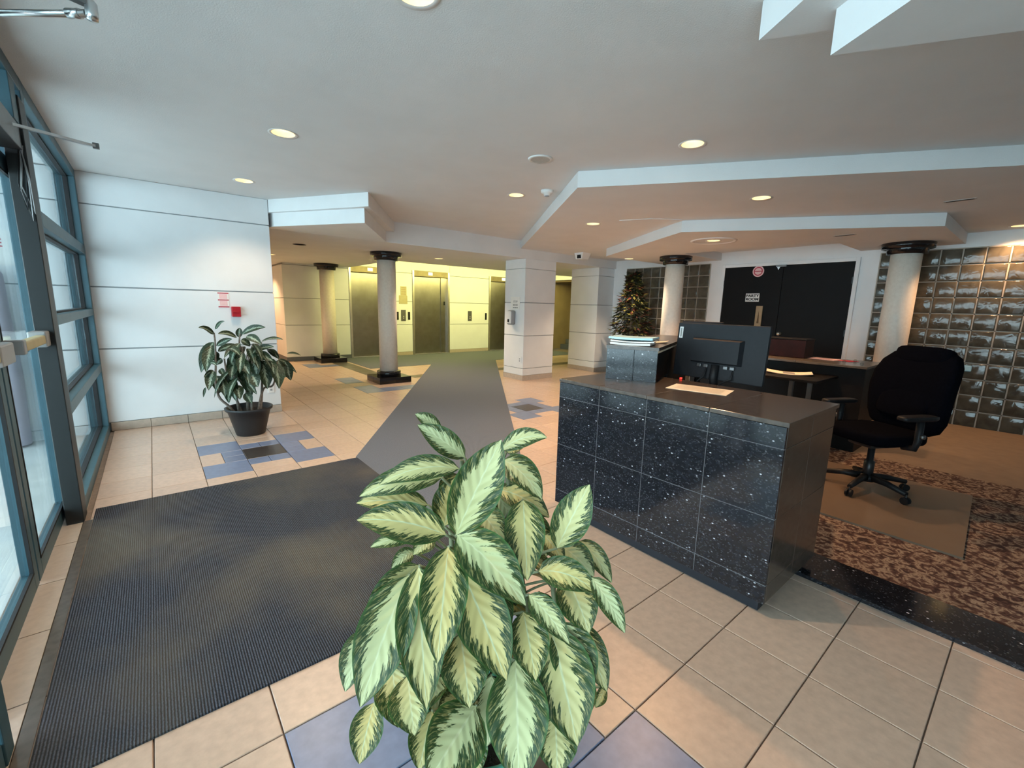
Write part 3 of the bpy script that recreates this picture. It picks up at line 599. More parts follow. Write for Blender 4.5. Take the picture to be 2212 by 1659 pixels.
# ---- elevators
def elevator(n, x0, label):
    d = thing('door_%d' % n, label, 'elevator door', (x0+0.61, 11.6, 0)); d['kind'] = 'structure'
    x1 = x0+1.215
    fr = MB().box(x0, x0+0.055, 11.585, 11.74, 0.0, 2.39, 0.003).box(x1-0.055, x1, 11.585, 11.74, 0.0, 2.39, 0.003)
    fr.build('frame', 'steel_trim', d)
    h = MB().box(x0+0.055, x1-0.055, 11.590, 11.74, 2.235, 2.39, 0.003).build('header', 'header', d)
    xi = x0+0.57
    MB().box(xi-0.075, xi+0.075, 11.584, 11.592, 2.275, 2.365, 0.003).build('indicator_case', 'white_plastic', h)
    MB().box(xi-0.055, xi+0.055, 11.580, 11.586, 2.288, 2.352).build('indicator_screen', 'lcd', h)
    xs = x0+0.98
    MB().box(x0+0.05, xs, 11.700, 11.725, 0.015, 2.24, 0.002).build('door_panel', 'steel', d)
    p2 = MB().box(xs-0.02, x1-0.05, 11.672, 11.697, 0.015, 2.24, 0.002).build('door_panel', 'steel', d)
    MB().box(x1-0.165, x1-0.115, 11.664, 11.673, 1.44, 1.545, 0.002).build('key_box', 'black_plastic', p2)
    MB().box(x0+0.04, x1-0.04, 11.56, 11.73, 0.0, 0.014).build('sill', 'steel_trim', d)
elevator(3, 3.99, 'leftmost steel elevator door, half hidden by the round column')
elevator(4, 5.775, 'middle steel elevator door in full view beside the call plate')
elevator(5, 8.465, 'rightmost steel elevator door cut off by the square pillar')
# lobby cove light: fluorescent battens on top of the low ceiling's edge
def cove(name, label, p, q, area_loc, sx, sy, rot, power):
    t = thing(name, label, 'cove light', p, 'fluorescent cove battens')
    MB().tube([p, q], 0.016, 10).build('tube', 'tube', t)
    ld = bpy.data.lights.new(name, 'AREA'); ld.shape = 'RECTANGLE'; ld.size = sx; ld.size_y = sy; ld.energy = power; ld.color = COVE
    lo = bpy.data.objects.new(name+'_glow', ld); COL.objects.link(lo); lo.parent = t; lo.location = Vector(area_loc)-Vector(p); lo.rotation_euler = rot
cove('cove_light', 'hidden yellow fluorescent batten along the lobby ceiling edge', (4.3, 9.10, 2.60), (10.3, 9.10, 2.60), (7.3, 9.13, 2.60), 6.0, 0.08, (R(80), 0, 0), 140)
cove('cove_light', 'hidden yellow fluorescent batten at the left end of the lobby ceiling', (4.12, 9.3, 2.60), (4.12, 11.3, 2.60), (4.15, 10.3, 2.60), 2.0, 0.08, (R(80), 0, R(-90)), 8)

# ---- black double door in the right wall
d6 = thing('door_6', 'wide black double door of the party room in a white frame', 'door', (8.30, 2.98, 0)); d6['kind'] = 'structure'
for y0, y1 in ((2.005, 2.978), (2.984, 3.955)):
    lf = MB().box(8.262, 8.305, y0, y1, 0.008, 2.228, 0.003).build('door_leaf', 'door_black', d6)
    for z in (0.35, 1.15, 1.95):
        yy = y0 if y0 < 2.5 else y1
        MB().box(8.256, 8.266, yy-0.015, yy+0.015, z-0.05, z+0.05).build('hinge', 'black_metal', lf)
fr = MB().box(8.255, 8.31, 3.957, 4.01, 0, 2.285, 0.003).box(8.255, 8.31, 1.95, 2.003, 0, 2.285, 0.003).box(8.255, 8.31, 2.003, 3.957, 2.23, 2.285, 0.003).build('frame', 'trim_white', d6)
kb = MB().lathe([(0.0, 0.0), (0.026, 0.0), (0.026, 0.01), (0.012, 0.016), (0.012, 0.04), (0.028, 0.05), (0.032, 0.066), (0.024, 0.082), (0.0, 0.086)], 0, 0, 16)
kb.xform(Matrix(((0, 0, -1, 8.262), (0, 1, 0, 2.915), (1, 0, 0, 1.09), (0, 0, 0, 1)))).build('knob', 'alu', d6)
MB().box(8.225, 8.265, 2.93, 3.09, 2.20, 2.228).build('closer_bracket', 'alu_dark', d6)
MB().add([(8.235, 3.075, 2.20), (8.235, 3.025, 2.20), (8.235, 3.05, 2.15), (8.245, 3.05, 2.20)], [(0, 1, 2), (0, 3, 1), (0, 2, 3), (1, 3, 2)]).build('closer_hook', 'alu', d6)
s = thing('party_room_sign', 'small white PARTY ROOM sign on the black double door', 'sign', (8.258, 3.425, 1.62))
MB().box(8.2555, 8.2605, 3.31, 3.54, 1.625, 1.765, 0.002).build('plate', 'paper', s)
text('lettering', 'PARTY', 0.062, (8.2545, 3.425, 1.724), *FACE_NX, 'ink', s, sx=1.15, bold=0.045); text('lettering', 'ROOM', 0.062, (8.2545, 3.425, 1.664), *FACE_NX, 'ink', s, sx=1.15, bold=0.045)
s = thing('no_smoking_sign', 'round white and red prohibition sticker high on the black door', 'sign', (8.258, 3.375, 2.05))
def disc(r0, r1, x0, x1, cy, cz, seg=32):
    mb = MB(); vs = []; fs = []
    for x in (x0, x1):
        for k in range(seg):
            a = k*math.tau/seg; vs.append((x, cy+r1*math.cos(a), cz+r1*math.sin(a)))
        for k in range(seg):
            a = k*math.tau/seg; vs.append((x, cy+r0*math.cos(a), cz+r0*math.sin(a)))
    for k in range(seg):
        j = (k+1) % seg
        fs += [(k, j, seg+j, seg+k), (2*seg+k, 3*seg+k, 3*seg+j, 2*seg+j), (k, 2*seg+k, 2*seg+j, j)]
    return mb.add(vs, fs)
disc(0.0005, 0.094, 8.2555, 8.2605, 3.375, 2.143).build('disc', 'pink', s)
disc(0.058, 0.074, 8.2535, 8.2556, 3.375, 2.143).build('ring', 'red_print', s)
MB().box(8.2535, 8.2556, 3.313, 3.437, 2.137, 2.150).build('slash', 'red_print', s)
s = thing('door_plaque', 'narrow upright tan plaque on the black double door below the party sign', 'plaque', (8.25, 3.28, 1.15))
MB().box(8.235, 8.2605, 3.225, 3.335, 1.15, 1.55, 0.006).build('plate', 'tan', s)
MB().add([(8.2335, 3.262, 1.25), (8.2335, 3.300, 1.25), (8.2335, 3.290, 1.36), (8.2335, 3.281, 1.47), (8.2335, 3.270, 1.36)], [(0, 1, 2, 3, 4)]).build('emblem', 'brownink', s)

# ---- glass block fields
blk = None
def block_mesh():
    bm = bmesh.new(); bmesh.ops.create_cube(bm, size=1.0)
    for v in bm.verts: v.co = Vector((v.co.x*0.08, v.co.y*0.198, v.co.z*0.198))
    bmesh.ops.bevel(bm, geom=bm.edges[:], offset=0.010, segments=2, profile=0.6, affect='EDGES')
    me = bpy.data.meshes.new('glass_block'); bm.to_mesh(me); bm.free(); me.materials.append(M['block'])
    for p in me.polygons: p.use_smooth = True
    return me
BLK = block_mesh()
def block_field(n, label, y_hi, cols):
    t = thing('window_%d' % n, label, 'glass block wall', (8.30, y_hi-cols*0.2115/2, 0)); t['kind'] = 'structure'
    mo = MB(); H0 = 0.0; rows = 11; ph = 2.322/rows; pw = 0.2115
    for c in range(cols+1): mo.box(8.272, 8.33, y_hi-c*pw-0.007, y_hi-c*pw+0.007, 0, 2.322)
    for r in range(rows+1): mo.box(8.272, 8.33, y_hi-cols*pw, y_hi, r*ph-0.007, r*ph+0.007)
    mo.build('mortar', 'mortar', t)
    for c in range(cols):
        for r in range(rows):
            o = bpy.data.objects.new('glass_block', BLK); COL.objects.link(o); o.parent = t
            o.location = Vector((8.302, y_hi-(c+0.5)*pw, (r+0.5)*ph))-ORG[t.name]
            o.rotation_euler = (0, R(random.uniform(-0.7, 0.7)), R(random.uniform(-0.7, 0.7)))
block_field(3, 'glass block field between the square pillar and the party room door', 6.152, 9)
block_field(4, 'tall glass block wall behind the office chair', 1.720, 13)
tag(MB().box(8.248, 8.262, 0.585, 0.70, 0.735, 0.815, 0.012).build('block_sticker', 'bluefolder'), 'small pale sticker on the glass blocks beside the chair back', 'sticker')

# ---- square pillars
def pillar(label, x0, x1, y0, y1):
    p = thing('square_pillar', label, 'pillar', ((x0+x1)/2, (y0+y1)/2, 0), 'square panelled pillars')
    MB().box(x0+0.012, x1-0.012, y0+0.012, y1-0.012, 0, ZL).build('core', 'groove', p)
    for a, b in ((0.10, 0.232), (0.242, 0.876), (0.888, 1.514), (1.526, 2.156), (2.164, ZL-0.001)):
        MB().box(x0, x1, y0, y1, a, b, 0.005).build('panel', 'wall', p)
    MB().box(x0-0.004, x1+0.004, y0-0.004, y1+0.004, 0.0, 0.098, 0.002).build('base_tile', 'basetile', p)
    return p
pillar('square panelled pillar carrying the hand sanitizer and a paper notice', 5.55, 6.36, 6.45, 7.06)
pillar('square panelled pillar beside the stair opening, nearer the glass blocks', 7.74, 8.50, 6.50, 7.32)
s = thing('sanitizer_notice', 'white paper notice taped above the hand sanitizer', 'notice', (5.548, 6.72, 1.38))
MB().box(5.5455, 5.5492, 6.585, 6.86, 1.385, 1.625).build('sheet', 'paper', s)
text('lettering', 'STOP', 0.052, (5.545, 6.72, 1.535), *FACE_NX, 'greyink', s)
for z, ws in ((1.472, (0.05, 0.02, 0.045)), (1.42, (0.03, 0.05, 0.04))):
    yy = 6.79; mb = MB()
    for w in ws: mb.box(5.5446, 5.5456, yy-w, yy, z-0.012, z+0.012); yy -= w+0.012
    mb.build('print_line', 'greyink', s)
s = thing('hand_sanitizer', 'grey wall mounted hand sanitizer dispenser with black window on the pillar', 'dispenser', (5.50, 6.80, 1.08))
MB().box(5.44, 5.549, 6.70, 6.86, 1.085, 1.365, 0.03).build('body', 'grey_plastic', s)
c = MB().box(5.425, 5.45, 6.715, 6.845, 1.11, 1.35, 0.012).build('cover', 'white_plastic', s)
MB().box(5.421, 5.43, 6.755, 6.805, 1.135, 1.195).build('window', 'black_plastic', c)
s = thing('wall_outlet', 'pale outlet cover low on the sanitizer pillar', 'outlet', (5.548, 6.52, 0.34), 'outlet covers')
MB().box(5.543, 5.5495, 6.49, 6.60, 0.34, 0.47, 0.002).build('cover', 'wall', s)
for z in (0.385, 0.425): MB().box(5.5415, 5.5435, 6.53, 6.56, z-0.012, z+0.012).build('socket', 'groove', s)
s = thing('wall_outlet', 'white outlet cover on the left wall behind the potted plant', 'outlet', (1.10, 6.268, 0.26), 'outlet covers')
MB().box(1.065, 1.14, 6.262, 6.2695, 0.26, 0.38, 0.002).build('cover', 'white_plastic', s)
for z in (0.30, 0.34): MB().box(1.09, 1.115, 6.2605, 6.2625, z-0.012, z+0.012).build('socket', 'groove', s)

# ---- round columns
def column(label, cx, cy, ztop, plinth=True):
    t = thing('round_column', label, 'column', (cx, cy, 0), 'round speckled columns')
    if plinth:
        for sx in (0, 1):
            for sy in (0, 1):
                MB().box(cx-0.305+sx*0.306, cx-0.001+sx*0.306, cy-0.305+sy*0.306, cy-0.001+sy*0.306, 0.0, 0.11, 0.003).build('plinth_block', 'black_stone', t)
        MB().lathe([(0.0, 0.1105), (0.218, 0.1105), (0.218, 0.195), (0.205, 0.205), (0.0, 0.205)], cx, cy, 36).build('base_ring', 'black_stone', t)
        zb = 0.205
    else:
        MB().lathe([(0.0, 0.0), (0.20, 0.0), (0.20, 0.12), (0.0, 0.12)], cx, cy, 36).build('base_ring', 'black_stone', t); zb = 0.12
    MB().lathe([(0.163, zb), (0.166, 1.2), (0.163, ztop-0.135)], cx, cy, 40).build('shaft', 'terrazzo', t)
    cp = MB().lathe([(0.0, ztop-0.14), (0.21, ztop-0.14), (0.215, ztop-0.075), (0.215, ztop-0.07), (0.0, ztop-0.07)], cx, cy, 36).build('capital', 'black_stone', t)
    MB().lathe([(0.0, ztop-0.07), (0.272, ztop-0.07), (0.276, ztop-0.002), (0.0, ztop-0.002)], cx, cy, 36).build('capital_ring', 'black_stone', cp)
    return t
column('cream round column on black plinth standing beside the grey runner', 3.355, 7.76, ZL)
column('cream round column on black plinth far back by the left elevator', 3.315, 11.15, ZL)
column('cream round column in front of the glass blocks left of the party room door', 7.27, 4.38, Z2, False)
column('cream round column between the party room door and office chair', 7.80, 1.355, Z2, False)

# ---- ceiling fittings
DL_LABEL = {
 'a': 'lit recessed downlight with glowing bulb over the entrance mat', 'b': 'lit recessed downlight close to the panelled left wall', 'c': 'lit recessed downlight beside the smoke detector',
 'd': 'lit recessed downlight with glowing bulb above the reception desk', 'e': 'recessed downlight cut off by the top picture edge', 'f': 'small lit recessed downlight in the mid soffit near the ceiling patch',
 'g': 'bright recessed downlight in the mid soffit behind the desk', 'h': 'bright recessed downlight at the right picture edge by the glass blocks', 'i': 'lit recessed downlight inside the large white ring of the inner soffit',
 'j': 'tiny lit recessed downlight above the bushy corner plant', 'k': 'lit recessed downlight in the low ceiling before the elevators', 'l': 'recessed downlight glimpsed at the edge of the left wall', 'n': 'unseen recessed downlight added to warm the narrow corridor wall', 'm': 'dark unlit recessed opening in the low ceiling past the stepped soffit'}
for k, (x, y, z, r) in LIGHTS.items():
    lit = k != 'm'
    t = thing('ceiling_downlight', DL_LABEL[k], 'downlight', (x, y, z), 'recessed ceiling downlights')
    MB().lathe([(r-0.006, z+0.001), (r+0.014, z-0.004), (r+0.016, z-0.0005)], x, y, 28, cap=False).build('trim_ring', 'white_plastic' if lit else 'black_plastic', t)
    MB().lathe([(r, z), (r*0.92, z+0.05), (r*0.78, z+0.125), (0.0, z+0.127)], x, y, 24, cap=False).build('reflector', 'reflector' if lit else 'black_plastic', t)
    if lit:
        MB().lathe([(0.0, z+0.045), (0.020, z+0.048), (0.032, z+0.058), (0.038, z+0.075), (0.030, z+0.10), (0.014, z+0.126)], x, y, 16, cap=False).build('bulb', 'bulb', t)
        ld = bpy.data.lights.new('downlight_beam', 'SPOT'); ld.energy = DL_W*{'h': 0.9, 'l': 0.8, 'j': 1.3, 'i': 1.8, 'b': 0.5, 'a': 0.8, 'c': 0.95, 'f': 0.65, 'k': 1.9, 'n': 1.4}.get(k, 1.0); ld.color = (1.0, 0.56, 0.28) if k in 'dghin' else (1.0, 0.74, 0.50); ld.spot_size = R(118); ld.spot_blend = 0.6; ld.shadow_soft_size = 0.035
        lo = bpy.data.objects.new('downlight_beam', ld); COL.objects.link(lo); lo.parent = t; lo.location = (0, 0, 0.036)
x, y = 5.97, 3.06
tag(MB().lathe([(0.245, Z2-0.003), (0.262, Z2-0.012), (0.285, Z2-0.012), (0.292, Z2-0.0005)], x, y, 48, cap=False).build('ceiling_ring', 'white_plastic'), 'large white trim ring around the inner soffit downlight', 'trim ring')
s = thing('smoke_detector', 'white round smoke detector on the ceiling by the soffit edge', 'smoke detector', (3.35, 3.58, ZC-0.06))
MB().lathe([(0.0, ZC-0.055), (0.03, ZC-0.055), (0.038, ZC-0.03), (0.062, ZC-0.026), (0.066, ZC-0.0005), (0.0, ZC-0.0005)], 3.35, 3.58, 24).build('body', 'white_plastic', s)
MB().lathe([(0.0, ZC-0.064), (0.022, ZC-0.063), (0.026, ZC-0.054), (0.0, ZC-0.0535)], 3.35, 3.58, 20).build('sensor', 'grey_plastic', s)
s = thing('ceiling_speaker', 'round grey speaker grille in the middle of the main ceiling', 'speaker', (2.625, 2.90, ZC-0.012))
MB().lathe([(0.080, ZC-0.009), (0.098, ZC-0.010), (0.104, ZC-0.0005), (0.0, ZC-0.0005)], 2.625, 2.90, 32, cap=False).build('rim', 'white_plastic', s)
MB().lathe([(0.0, ZC-0.0075), (0.082, ZC-0.0085)], 2.625, 2.90, 32, cap=False).build('grille', 'grille', s)
s = thing('ceiling_sensor', 'white wedge shaped ceiling box with dark square window near the pillars', 'sensor', (6.66, 6.05, Z1-0.12))
MB().add([(6.57, 5.94, Z1-0.0005), (6.80, 5.94, Z1-0.0005), (6.80, 6.17, Z1-0.0005), (6.57, 6.17, Z1-0.0005), (6.60, 5.99, Z1-0.12), (6.78, 5.99, Z1-0.12), (6.78, 6.15, Z1-0.12), (6.60, 6.15, Z1-0.12)],
         [(3, 2, 1, 0), (4, 5, 6, 7), (0, 1, 5, 4), (1, 2, 6, 5), (2, 3, 7, 6), (3, 0, 4, 7)]).build('housing', 'white_plastic', s)
MB().box(6.578, 6.60, 6.01, 6.10, Z1-0.105, Z1-0.04).build('window', 'black_plastic', s)
for (x, y, z, lb) in ((6.55, 1.74, Z2, 'thin dark slot vent in the inner soffit underside'), (5.95, 0.72, Z1, 'thin dark slot vent in the mid soffit near the right edge')):
    s = thing('slot_vent', lb, 'vent', (x, y, z-0.004), 'thin slot vents')
    MB().box(x-0.03, x+0.03, y-0.11, y+0.11, z-0.004, z-0.0005).build('frame', 'grille', s); MB().box(x-0.016, x+0.016, y-0.095, y+0.095, z-0.006, z-0.003).build('slot', 'black_plastic', s)
s = MB().prism([(4.55, 3.55), (4.72, 3.22), (5.02, 2.98), (5.15, 3.06), (4.85, 3.60)], Z1-0.006, Z1-0.0005).build('ceiling_patch', 'ceil')
tag(s, 'faint raised plaster patch in the mid soffit beside a downlight', 'patch')

# ---- wall fittings
s = thing('fire_notice', 'white and pink notice with red bars above the fire alarm', 'notice', (0.665, 6.268, 1.33))
MB().box(0.612, 0.722, 6.2655, 6.2695, 1.335, 1.518).build('sheet', 'paper', s)
for z in (1.510, 1.430, 1.350): MB().box(0.612, 0.722, 6.2645, 6.2658, z-0.006, z+0.006).build('red_bar', 'red_print', s)
for z0, z1 in ((1.442, 1.500), (1.362, 1.420)): MB().box(0.628, 0.706, 6.2647, 6.2658, z0, z1).build('print_block', 'pink', s)
s = thing('fire_alarm', 'red fire alarm pull station on the left wall above the plant', 'fire alarm', (0.782, 6.25, 1.23))
MB().box(0.735, 0.830, 6.215, 6.2695, 1.235, 1.355, 0.006).build('case', 'red', s)
MB().box(0.752, 0.813, 6.206, 6.218, 1.285, 1.305, 0.003).build('pull_bar', 'red', s)
s = thing('call_plate', 'steel elevator call plate with two buttons left of the middle elevator', 'call plate', (5.48, 11.595, 0.97), 'elevator call plates')
MB().box(5.415, 5.555, 11.588, 11.599, 0.97, 1.28, 0.003).build('plate', 'alu_dark', s)
for z in (1.05, 1.10): MB().box(5.475, 5.50, 11.584, 11.590, z-0.012, z+0.012, 0.003).build('button', 'white_plastic', s)
s = thing('call_plate', 'steel elevator call plate with buttons between middle and right elevators', 'call plate', (7.72, 11.595, 0.97), 'elevator call plates')
MB().box(7.655, 7.795, 11.588, 11.599, 0.97, 1.28, 0.003).build('plate', 'alu_dark', s)
for z in (1.05, 1.10): MB().box(7.715, 7.74, 11.584, 11.590, z-0.012, z+0.012, 0.003).build('button', 'white_plastic', s)
for x0, lb in ((5.275, 'narrow dark reader plate just right of the round column'), (5.622, 'narrow dark reader plate against the middle elevator frame'), (8.31, 'narrow dark reader plate against the right elevator frame')):
    s = thing('reader_plate', lb, 'reader plate', (x0+0.035, 11.595, 1.0), 'narrow elevator reader plates')
    MB().box(x0, x0+0.068, 11.588, 11.599, 1.005, 1.225, 0.006).build('plate', 'black_plastic', s); MB().box(x0+0.02, x0+0.048, 11.585, 11.589, 1.16, 1.20).build('lens', 'gasket', s)
s = thing('elevator_notice', 'stack of tan notices taped beside the middle elevator', 'notice', (5.49, 11.597, 1.45))
MB().box(5.41, 5.59, 11.593, 11.599, 1.66, 1.93).build('sheet', 'tan2', s); MB().box(5.36, 5.61, 11.591, 11.598, 1.45, 1.68).build('sheet', 'tan2', s)
for z in (1.72, 1.78, 1.84, 1.89): MB().box(5.43, 5.57, 11.5915, 11.5935, z-0.008, z+0.008).build('print_line', 'tan', s)
s = thing('pillar_hook', 'small dark lever handle at the edge of the far square pillar', 'handle', (8.27, 6.42, 1.05))
MB().box(8.262, 8.284, 6.40, 6.46, 1.04, 1.22, 0.004).build('plate', 'alu_dark', s); MB().bar((8.24, 6.43, 1.13), (8.24, 6.33, 1.13), 0.02, 0.02).box(8.235, 8.265, 6.42, 6.44, 1.12, 1.14).build('lever', 'alu_dark', s)

# ================================================================== RECEPTION DESK
dk = thing('reception_desk', 'black granite tiled reception desk with white flecks behind the foreground plant', 'desk', (2.42, 1.36, 0))
MB().box(2.125, 2.80, 0.68, 2.045, 0.07, 0.93).build('carcass', 'darkwood', dk)
MB().box(2.15, 2.76, 0.70, 2.03, 0.0, 0.072).build('toe_kick', 'kick', dk)
YJ = [0.665, 1.015, 1.375, 1.715, 2.06]; ZJ = [0.068, 0.165, 0.498, 0.832, 0.934]
for a, b in zip(YJ[:-1], YJ[1:]):
    for c, d in zip(ZJ[:-1], ZJ[1:]):
        MB().box(2.110, 2.126, a+0.0015, b-0.0015, c+0.0015, d-0.0015, 0.0012).build('granite_tile', 'granite', dk)
        MB().box(2.799, 2.813, a+0.0015, b-0.0015, c+0.0015, d-0.0015, 0.0012).build('back_tile', 'darkwood', dk) if c > 0.8 else None
jg = MB()
for y_ in YJ[1:-1]: jg.box(2.1112, 2.1245, y_-0.0014, y_+0.0014, 0.069, 0.934)
for z_ in ZJ[1:-1]: jg.box(2.1112, 2.1245, 0.666, 2.059, z_-0.0014, z_+0.0014)
jo = jg.build('joint_grid', 'joint', dk); jo['kind'] = 'stuff'
XJ = [2.126, 2.45, 2.800]
for a, b in zip(XJ[:-1], XJ[1:]):
    for c, d in zip(ZJ[:-1], ZJ[1:]):
        MB().box(a+0.0010, b-0.0010, 0.665, 0.681, c+0.0010, d-0.0010, 0.0012).build('side_tile', 'granite_top', dk)
for a, b in zip(YJ[:-1], YJ[1:]):
    MB().box(2.104, 2.812, (0.655 if a < 0.7 else a)+0.001, b-0.001, 0.935, 0.957, 0.002).build('top_slab', 'granite_top', dk)
# inner work surface at table height
MB().prism([(2.815, 0.92), (3.42, 1.06), (3.42, 1.93), (2.815, 1.68)], 0.735, 0.760).build('work_surface', 'darkwood', dk)
for y_ in (1.08, 1.80): MB().box(3.36, 3.40, y_, y_+0.08, 0.0108, 0.735).build('support_panel', 'darkwood', dk)

# raised slanting transaction counter standing on the desk's far corner
rc = thing('raised_counter', 'raised black granite counter block slanting back from the desk corner', 'counter', (2.45, 1.75, 0.957))
A = Vector((2.395, 1.90)); B = Vector((2.53, 1.595)); dv = Vector((0.925, 0.38))
def quad(u0, u1, s0, s1):
    e = (B-A)
    return [tuple(A+e*u0+dv*s0), tuple(A+e*u1+dv*s0), tuple(A+e*u1+dv*s1), tuple(A+e*u0+dv*s1)]
MB().prism(quad(0.02, 0.98, 0.012, 0.498), 0.9578, 1.165).build('body', 'darkwood', rc)
MB().prism(quad(0.02, 0.98, 0.50, 1.65), 0.0108, 1.165).build('body_wing', 'darkwood', rc)
MB().prism(quad(0.0, 0.545, -0.004, 0.012), 0.958, 1.164).build('granite_tile', 'granite', rc)
MB().prism(quad(0.555, 1.0, -0.004, 0.012), 0.958, 1.164).build('granite_tile', 'granite', rc)
MB().prism(quad(-0.02, 1.02, -0.006, 0.85), 1.165, 1.187).build('top_slab', 'granite_top', rc)
MB().prism(quad(-0.02, 1.02, 0.853, 1.66), 1.165, 1.187).build('top_slab', 'granite_top', rc)
MB().prism(quad(0.985, 1.005, 0.0, 1.65), 1.150, 1.165).build('edge_strip', 'cream', rc)
def on_counter(u, s): return A+(B-A)*u+dv*s
def sheet(name, c, w, l, ang, z, mat, label, cat, th=0.0015, curl=0.0, group=None, parent=None):
    n = 8; mb = MB(); vs = []; fs = []
    ca, sa = math.cos(ang), math.sin(ang)
    for i in range(n+1):
        t = i/n-0.5
        for sgn in (-1, 1):
            for dz in (0, th):
                lx, ly = t*l, sgn*w/2
                vs.append((c[0]+lx*ca-ly*sa, c[1]+lx*sa+ly*ca, z+dz+curl*(t*2)**2 if curl >= 0 else z+dz-curl*max(0, t)**2*4))
    for i in range(n):
        a = i*4; b = a+4
        fs += [(a, b, b+2, a+2), (a+1, a+3, b+3, b+1), (a, a+1, b+1, b), (a+2, b+2, b+3, a+3)]
    fs += [(0, 2, 3, 1), (n*4, n*4+1, n*4+3, n*4+2)]
    mb.add(vs, fs); o = mb.build(name, mat, parent)
    if parent is None: tag(o, label, cat, group)
    return o
p = on_counter(0.40, 0.16); an = math.atan2(-0.305, 0.135)
sheet('paper_stack', p, 0.22, 0.27, an, 1.188, 'paper', 'thick white paper stack under the blue folder on the raised counter', 'papers', 0.014, 0.004)
sheet('paper_stack', p+Vector((0.01, -0.004)), 0.22, 0.29, an+0.04, 1.207, 'paper', 'curling white pages right below the pale blue folder', 'papers', 0.007, 0.006)
sheet('blue_folder', p+Vector((0.03, 0.015)), 0.23, 0.30, an-0.03, 1.224, 'bluefolder', 'pale blue plastic folder on top of the paper stack', 'folder', 0.014, 0.004)
p2 = on_counter(0.62, 0.52)
sheet('note_sheet', p2, 0.16, 0.20, an, 1.188, 'cream', 'cream sheet lying on the raised counter beside the blue folder', 'paper', 0.002, -0.01)
ds = sheet('desk_paper', (2.555, 1.305), 0.215, 0.345, R(-77), 0.9575, 'cream', 'printed cream sheet lying flat on the granite desk top', 'paper', 0.0012, 0.0)
mb = MB()
for k in range(11):
    t = -0.075+k*0.015; ca, sa = math.cos(R(-77)), math.sin(R(-77))
    c = Vector((2.555-t*sa, 1.305+t*ca)); L = 0.135 if k % 4 else 0.09
    d = Vector((ca, sa)); nrm = Vector((-sa, ca))*0.0014
    q = [c-d*L-nrm, c+d*0.135-nrm, c+d*0.135+nrm, c-d*L+nrm]
    mb.add([(v.x, v.y, 0.9594) for v in q], [(0, 1, 2, 3)])
mb.build('print_lines', 'tan', ds)

# monitor seen from behind
mn = thing('computer_monitor', 'flat black computer monitor seen from behind on the reception desk', 'monitor', (3.02, 1.41, 0.760))
def mrot(mb): return mb.xform(Matrix.Translation((2.97, 1.41, 1.155)) @ Matrix.Rotation(R(-3), 4, 'Z') @ Matrix.Rotation(R(4), 4, 'Y') @ Matrix.Translation((-2.97, -1.41, -1.155)))
pan = mrot(MB().box(2.955, 2.985, 1.092, 1.728, 0.965, 1.345, 0.006)).build('back_panel', 'monitor', mn)
mrot(MB().box(2.985, 2.989, 1.10, 1.72, 0.98, 1.335)).build('screen', 'gasket', mn)
hs = mrot(MB().add([(2.955, 1.235, 1.075), (2.955, 1.595, 1.075), (2.955, 1.595, 1.245), (2.955, 1.235, 1.245), (2.92, 1.25, 1.085), (2.92, 1.58, 1.085), (2.92, 1.58, 1.232), (2.92, 1.25, 1.232)],
     [(3, 2, 1, 0), (4, 5, 6, 7), (0, 1, 5, 4), (1, 2, 6, 5), (2, 3, 7, 6), (3, 0, 4, 7)])).build('rear_housing', 'monitor', mn)
mrot(MB().box(2.9525, 2.9555, 1.685, 1.712, 1.235, 1.315)).build('label_sticker', 'paper', pan)
mrot(MB().box(2.952, 2.9525, 1.693, 1.704, 1.242, 1.308)).build('barcode', 'greyink', pan)
for y0 in (1.275, 1.32, 1.46, 1.51): mrot(MB().box(2.940, 2.956, y0, y0+0.030, 1.045, 1.068, 0.003)).build('socket', 'alu_dark', hs)
MB().tube([(2.945, 1.41, 1.07), (2.93, 1.41, 0.98), (2.96, 1.41, 0.90), (2.98, 1.41, 0.775)], 0.028, 12).build('stand_neck', 'black_plastic', mn)
MB().lathe([(0.0, 0.7605), (0.12, 0.7605), (0.12, 0.770), (0.03, 0.782), (0.0, 0.782)], 2.985, 1.41, 28).build('stand_base', 'black_plastic', mn)
MB().tube([(2.945, 1.47, 1.045), (2.92, 1.475, 0.985), (2.90, 1.49, 0.965), (2.93, 1.53, 0.93), (2.98, 1.56, 0.80)], 0.006, 6).build('cable', 'gasket', mn)
MB().tube([(2.945, 1.29, 1.045), (2.915, 1.285, 0.99), (2.91, 1.32, 0.972), (2.95, 1.38, 0.93), (3.0, 1.42, 0.82)], 0.006, 6).build('cable', 'gasket', mn)
mn2 = thing('computer_monitor', 'second black monitor peeping above the first from behind', 'monitor', (3.28, 1.70, 0.760))
MB().box(3.26, 3.29, 1.54, 1.86, 0.98, 1.352, 0.005).build('back_panel', 'monitor', mn2)
MB().box(3.2915, 3.295, 1.55, 1.85, 0.99, 1.342).build('screen', 'gasket', mn2)
MB().tube([(3.275, 1.70, 1.05), (3.275, 1.70, 0.765)], 0.022, 10).build('stand_neck', 'black_plastic', mn2); MB().lathe([(0.0, 0.7605), (0.09, 0.7605), (0.09, 0.772), (0.0, 0.775)], 3.275, 1.70, 20).build('stand_base', 'black_plastic', mn2)
s = thing('power_strip', 'black power strip with glowing red switch behind the desk', 'power strip', (2.86, 1.57, 0.76))
MB().box(2.825, 2.855, 1.49, 1.66, 0.7605, 0.80, 0.004).build('body', 'black_plastic', s); MB().box(2.833, 2.845, 1.585, 1.600, 0.957, 0.968, 0.002).build('switch', 'led', s)
MB().box(2.832, 2.846, 1.58, 1.605, 0.80, 0.956).build('switch_post', 'black_plastic', s)
